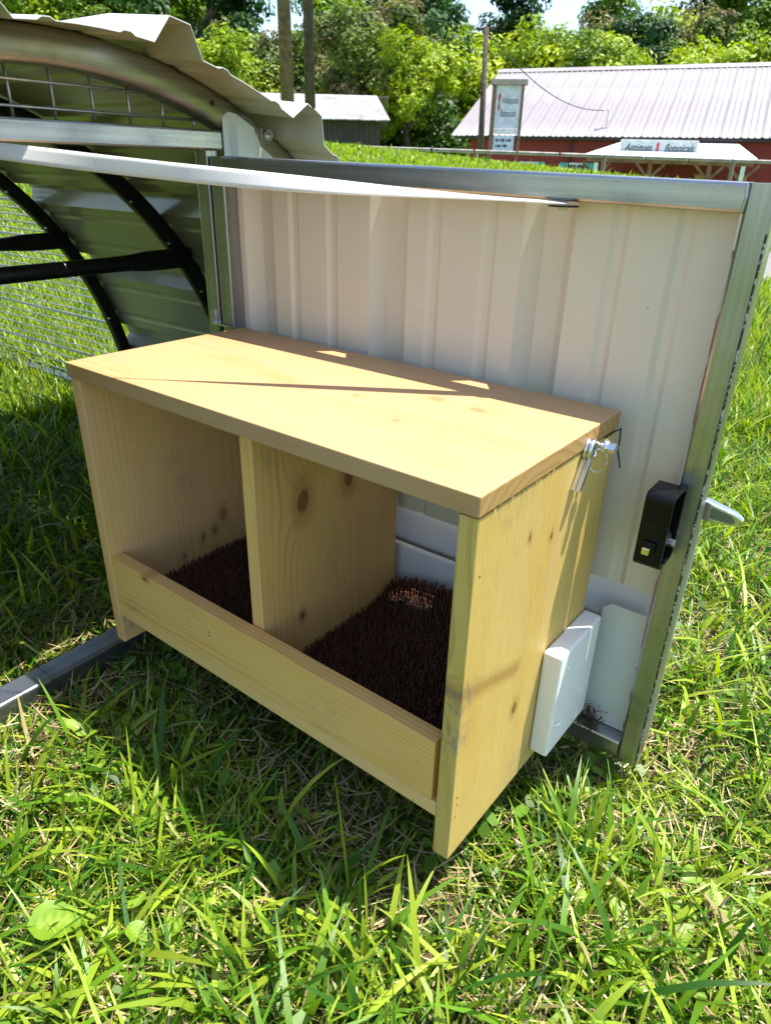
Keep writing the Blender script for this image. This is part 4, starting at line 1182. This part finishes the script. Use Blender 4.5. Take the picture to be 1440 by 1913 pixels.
def blades(name, x, y, h, w, lean, curl, cols, mat, levels=(0, .38, .72, 1.0), wprof=(.75, 1.0, .72, .0), z0=None, label=None):
    n_ = len(x); az = rng.uniform(0, 2 * math.pi, n_); fa = az + math.pi / 2 + rng.normal(0, .5, n_)
    z = ground_z(x, y) - .004 if z0 is None else z0
    L = len(levels); V = np.zeros((n_, 2 * (L - 1) + 1, 3))
    ca, sa = np.cos(az), np.sin(az); fx, fy = np.cos(fa), np.sin(fa)
    for i, t_ in enumerate(levels):
        out = h * (lean * t_ + curl * t_ ** 2.2)
        up = h * (t_ * np.sqrt(np.maximum(.05, 1 - np.minimum(.95, lean) ** 2)) - curl * .55 * t_ ** 2.6)
        px, py, pz = x + ca * out, y + sa * out, z + np.maximum(up, .002)
        if i < L - 1:
            ww = w * wprof[i] / 2
            V[:, 2 * i] = np.stack([px - fx * ww, py - fy * ww, pz], 1)
            V[:, 2 * i + 1] = np.stack([px + fx * ww, py + fy * ww, pz + ww * .25], 1)
        else: V[:, 2 * i] = np.stack([px, py, pz], 1)
    nv = 2 * (L - 1) + 1; base = (np.arange(n_) * nv)[:, None]
    Q = np.concatenate([base + np.array([[2 * i, 2 * i + 1, 2 * i + 3, 2 * i + 2]]) for i in range(L - 2)]) if L > 2 else np.zeros((0, 4), int)
    Tt = base + np.array([[2 * (L - 2), 2 * (L - 2) + 1, 2 * (L - 1)]])
    me = fast_mesh(name, V.reshape(-1, 3), Q, Tt, mat)
    set_col(me, cols, nv)
    o = bpy.data.objects.new(name, me); link(o); o['kind'] = 'stuff'
    return o
GA = np.array([.100, .215, .010]); GB_ = np.array([.30, .385, .030]); GC = np.array([.026, .095, .008]); GT = np.array([.36, .29, .13])
def gcols(n_, pb=.44, pc=.24, pt=.05):
    u = rng.uniform(0, 1, n_); k = rng.uniform(.8, 1.25, (n_, 1))
    c_ = np.where((u < pb)[:, None], GB_, np.where((u < pb + pc)[:, None], GC, np.where((u < pb + pc + pt)[:, None], GT, GA)))
    m_ = rng.uniform(0, .45, (n_, 1)); c_ = c_ * (1 - m_) + GA * m_
    return c_ * k
def patchy(x, y, f, lo):
    v_ = np.sin(x * f + 2.1 * np.sin(y * f * .7)) * np.cos(y * f * 1.1 + 1.7 * np.sin(x * f * .6)) * .5 + .5
    return lo + (1 - lo) * v_
# near lawn: fine blades, then long broad ones
x, y, dd = sector(140000, .25, 2.3)
m_ = keep(x, y) & (rng.uniform(0, 1, len(x)) < patchy(x, y, 9, .12)); x, y = x[m_], y[m_]; n_ = len(x)
h = rng.gamma(5, .0085, n_) + .014; h = np.where(in_box(x, y, .03), np.minimum(h, .055 + .0 * h) * .9, h)
h = low(x, y, h)
o = blades('lawn_grass', x, y, h, rng.uniform(.0016, .0042, n_), rng.uniform(.15, .93, n_), rng.uniform(0, .5, n_), gcols(n_), M['grass'])
tag(o, 'fine short green lawn grass around the nest box', 'grass')
x, y, dd = sector(15000, .25, 2.4)
m_ = keep(x, y) & ~in_box(x, y, .035); x, y = x[m_], y[m_]; n_ = len(x)
nb = np.minimum(np.abs(y), np.abs(x - W)); 
h = rng.gamma(6, .0095, n_) + .03
h = low(x, y, h)
o = blades('lawn_grass', x, y, h, rng.uniform(.0042, .0092, n_), rng.uniform(.05, .8, n_), rng.uniform(.05, .7, n_), gcols(n_, .45, .2, .015), M['grass'],
           levels=(0, .22, .45, .68, .86, 1.0), wprof=(.55, .9, 1.0, .8, .45, 0))
tag(o, 'long broad green grass blades standing above the short lawn', 'grass')
# thatch and clippings
x, y, dd = sector(80000, .25, 2.3)
m_ = keep(x, y) & (rng.uniform(0, 1, len(x)) < 1.25 - patchy(x, y, 11, .25)); x, y = x[m_], y[m_]; n_ = len(x)
tc_ = np.array([[.40, .31, .15], [.27, .19, .085], [.50, .43, .25], [.10, .07, .035]])[rng.integers(0, 4, n_)] * rng.uniform(.75, 1.2, (n_, 1))
o = blades('dry_thatch', x, y, rng.uniform(.015, .055, n_), rng.uniform(.0010, .0028, n_), rng.uniform(.90, .99, n_), rng.uniform(-.05, .1, n_), tc_, M['straw'],
           levels=(0, .5, 1.0), wprof=(.9, 1.0, 0), z0=ground_z(x, y) + rng.uniform(.001, .022, n_))
tag(o, 'dry straw coloured clippings lying between the grass', 'straw')
# mid and far lawn
x, y, dd = sector(150000, 2.2, 8.0, math.radians(36), 1)
m_ = keep(x, y); x, y, dd = x[m_], y[m_], dd[m_]; n_ = len(x)
r_, d_ = to_site(x, y); m_ = ~((np.abs(d_ - 6.55) < 1.2) & (r_ > 2.3)); x, y, dd = x[m_], y[m_], dd[m_]; n_ = len(x)
o = blades('lawn_grass', x, y, rng.gamma(6, .011, n_) + .02, rng.uniform(.003, .0060, n_) * (1 + .22 * dd), rng.uniform(.05, .7, n_), rng.uniform(0, .45, n_), gcols(n_, .5, .15, .06), M['grass'],
           levels=(0, .5, 1.0), wprof=(.8, 1.0, 0))
tag(o, 'sunlit lawn grass stretching out behind the door and the coop', 'grass')
x, y, dd = sector(110000, 8.0, 21.0, math.radians(33), 1); n_ = len(x)
o = blades('lawn_grass', x, y, rng.gamma(6, .012, n_) + .03, rng.uniform(.012, .028, n_) * (dd / 9), rng.uniform(.05, .6, n_), rng.uniform(0, .4, n_), gcols(n_, .62, .08, .05), M['grass'],
           levels=(0, .5, 1.0), wprof=(.8, 1.0, 0))
tag(o, 'bright distant grass on the rise below the guard rail', 'grass')
# lawn to either side and behind the viewer's spot
r_, d_ = rng.uniform(-9, 9, 260000), rng.uniform(-2.0, 7.5, 260000)
dd = np.hypot(r_, d_); an = np.abs(np.arctan2(r_, d_))
m_ = (((dd < 2.4) & (an > math.radians(49)) & (dd > .15)) | ((dd >= 2.2) & (dd < 9) & (an > math.radians(35)))) & (rng.uniform(0, 1, len(dd)) < np.clip(1.5 / np.maximum(dd, .6), .2, 1))
r_, d_, dd = r_[m_], d_[m_], dd[m_]
x, y = CAM.x + RT.x * r_ + FW.x * d_, CAM.y + RT.y * r_ + FW.y * d_
m_ = keep(x, y) & ~((np.abs(d_ - 6.55) < 1.2) & (r_ > 2.3)); x, y, dd = x[m_], y[m_], dd[m_]; n_ = len(x)
o = blades('lawn_grass', x, y, rng.gamma(6, .011, n_) + .02, rng.uniform(.006, .011, n_) * (1 + .2 * dd), rng.uniform(.1, .85, n_), rng.uniform(0, .45, n_), gcols(n_, .46, .2, .06), M['grass'],
           levels=(0, .5, 1.0), wprof=(.8, 1.0, 0))
tag(o, 'lawn grass continuing to either side of the coop and the door', 'grass')
# small clover-like ground cover
x, y, dd = sector(5200, .25, 2.0); m_ = keep(x, y) & (patchy(x, y, 6, 0) > .5); x, y = x[m_], y[m_]; n_ = len(x)
V = np.zeros((n_, 6, 3)); az = rng.uniform(0, 6.28, n_); rd = rng.uniform(.004, .011, n_); zz = ground_z(x, y) + rng.uniform(.006, .035, n_); tx, ty = rng.normal(0, .35, n_), rng.normal(0, .35, n_)
for k in range(6):
    a_ = az + k * math.pi / 3; q = rd * (1.0 if k % 3 else .72)
    V[:, k] = np.stack([x + np.cos(a_) * q, y + np.sin(a_) * q, zz + np.cos(a_) * q * tx + np.sin(a_) * q * ty], 1)
base = (np.arange(n_) * 6)[:, None]
Q = np.concatenate([base + np.array([[0, 1, 2, 3]]), base + np.array([[0, 3, 4, 5]])])
me = fast_mesh('ground_cover', V, Q, [], M['grass']); set_col(me, np.array([.10, .20, .018]) * rng.uniform(.6, 1.4, (n_, 1)), 6)
gc_ = bpy.data.objects.new('ground_cover', me); link(gc_); tag(gc_, 'small round ground cover leaves scattered through the lawn', 'ground cover', kind='stuff')

# ---- broad-leaved weeds, each its own plant
t = NT('weed_leaf'); v = t.coord(); 
at = t.node('ShaderNodeAttribute', attribute_name='vein'); oi = t.node('ShaderNodeObjectInfo')
n1 = t.noise(v, 60, 3); n2 = t.noise(v, 300, 3, .6)
cbase = t.mix(oi.outputs['Random'], (.26, .40, .022), (.15, .30, .020)); cbase = t.mix(t.mrange(n1, .4, .7, 0, .4), cbase, (.30, .42, .03))
cl_ = t.mix(at.outputs['Fac'], cbase, (.36, .48, .10))
t.bs(Base_Color=cl_, Roughness=.42, Specular_IOR_Level=.4)
tr = t.node('ShaderNodeBsdfTranslucent'); t.l.new(t.mix(.4, cl_, (.45, .62, .05)), tr.inputs[0])
mx = t.node('ShaderNodeMixShader'); mx.inputs[0].default_value = .4
t.l.new(t.b.outputs[0], mx.inputs[1]); t.l.new(tr.outputs[0], mx.inputs[2]); t.l.new(mx.outputs[0], t.out.inputs[0])
t.bump(n2, .25, .001)
M['weed'] = t.m
def leaf(L, wd, heart=True, lobed=False, seed=0):
    g = random.Random(seed); nu, nv = 13, 9; V = []; F = []; vein = []
    for i in range(nu):
        s_ = i / (nu - 1)
        if heart: hw = wd * .5 * (math.sin(math.pi * min(1, s_ ** .62)) ** .8) * (1.06 - .25 * s_)
        else: hw = wd * .5 * (math.sin(math.pi * s_ ** 1.25) ** .7)
        if lobed: hw *= (.55 + .45 * abs(math.sin(s_ * 14 + .5)))
        hw = max(hw, .0006)
        for j in range(nv):
            q = (j / (nv - 1) - .5) * 2
            ed = 1 + (.05 * math.sin(i * 4.1 + j) if abs(q) > .95 else 0)
            back = (-.16 * L * abs(q) ** 1.5 * max(0, 1 - s_ * 3.0)) if heart else 0
            V.append((L * s_ + back, hw * q * ed, .16 * hw * q * q + .03 * L * math.sin(s_ * 3.0) + .006 * L * math.sin(q * 9 + s_ * 16) - .16 * L * s_ * s_))
            vein.append(1.0 if (j == nv // 2 or (abs(((s_ * 6 - abs(q) * 1.6)) % 1.0) < .16 and abs(q) < .85)) else 0.0)
    for i in range(nu - 1):
        for j in range(nv - 1): F.append((i * nv + j, i * nv + j + 1, (i + 1) * nv + j + 1, (i + 1) * nv + j))
    me = bpy.data.meshes.new('leaf'); me.from_pydata(V, [], F); me.materials.append(M['weed'])
    for p_ in me.polygons: p_.use_smooth = True
    at_ = me.attributes.new('vein', 'FLOAT', 'POINT'); at_.data.foreach_set('value', np.array(vein, np.float32) * .6)
    return me
LV = [leaf(.045, .042, True, seed=k) for k in range(2)]; LR = [leaf(.10, .024, False, True, k) for k in range(2)]; LB_ = [leaf(.075, .026, False, False, 3)]
def weed(name, x, y, n_, kind, s_, label, seed, cat='weed', hgt=.03):
    g = random.Random(seed); z = float(ground_z(x, y))
    o = thing(name, label, cat, (x, y, z), g.uniform(0, 6.28))
    for k in range(n_):
        a = k * 2.4 + g.uniform(-.4, .4); me = g.choice({'v': LV, 'r': LR, 'b': LB_}[kind])
        lf = bpy.data.objects.new('leaf', me); link(lf, o)
        if kind == 'v':
            rad = g.uniform(.012, .035) * s_; hh_ = g.uniform(.6, 1.3) * hgt
            lf.location = (math.cos(a) * rad, math.sin(a) * rad, hh_)
            lf.rotation_euler = (g.uniform(-.45, .45), g.uniform(-.25, .55), a)
            st_ = MB().tube([(0, 0, 0), (math.cos(a) * rad * .5, math.sin(a) * rad * .5, hh_ * .7), (math.cos(a) * rad, math.sin(a) * rad, hh_)], .0009, 5)
            so_ = st_.obj('petiole', M['weed'], o, org=(0, 0, 0)); 
        else:
            lf.location = (math.cos(a) * .006, math.sin(a) * .006, .006)
            lf.rotation_euler = (g.uniform(-.25, .25), g.uniform(-.75, -.15), a)
        q = s_ * g.uniform(.7, 1.15); lf.scale = (q, q, q)
    return o
weed('violet_plant', .313, -.318, 1, 'v', 1.05, 'wild violet with one large heart shaped leaf on the open lawn', 1, hgt=.062)
weed('violet_plant', .378, -.240, 3, 'v', .5, 'yellowish wild violet seedlings beside the large violet leaf', 2, hgt=.05)
weed('violet_plant', .345, -.275, 4, 'v', .5, 'crumpled pale violet leaves touching the large violet plant', 12, hgt=.02)
weed('violet_plant', .425, -.200, 2, 'v', .62, 'small violet with scalloped leaves in front of the nest box', 3)
weed('violet_plant', .815, .205, 2, 'v', .7, 'small violet pair of leaves to the right of the white cleat', 4)
weed('violet_plant', .735, .105, 3, 'v', .5, 'small pale violet in the grass under the door edge', 5, hgt=.02)
weed('dandelion_rosette', .125, -.105, 11, 'r', .85, 'flat dandelion rosette lying by the left corner of the nest box', 6, 'weed')
weed('dandelion_rosette', .865, .135, 9, 'r', .7, 'lobed weed rosette in the lawn to the right of the nest box', 7, 'weed')
weed('plantain_weed', .80, .07, 7, 'b', .8, 'broad leaved plantain weed in the sunny lawn', 8)
weed('plantain_weed', .235, -.17, 6, 'b', .75, 'plantain weed with dull leaves near the dandelion rosette', 9)
weed('plantain_weed', -.16, .10, 6, 'b', .8, 'shaded plantain weed behind the sill inside the coop', 10)
weed('violet_plant', -.20, .20, 5, 'v', .8, 'shaded wild violet growing inside the coop near its sill', 11)
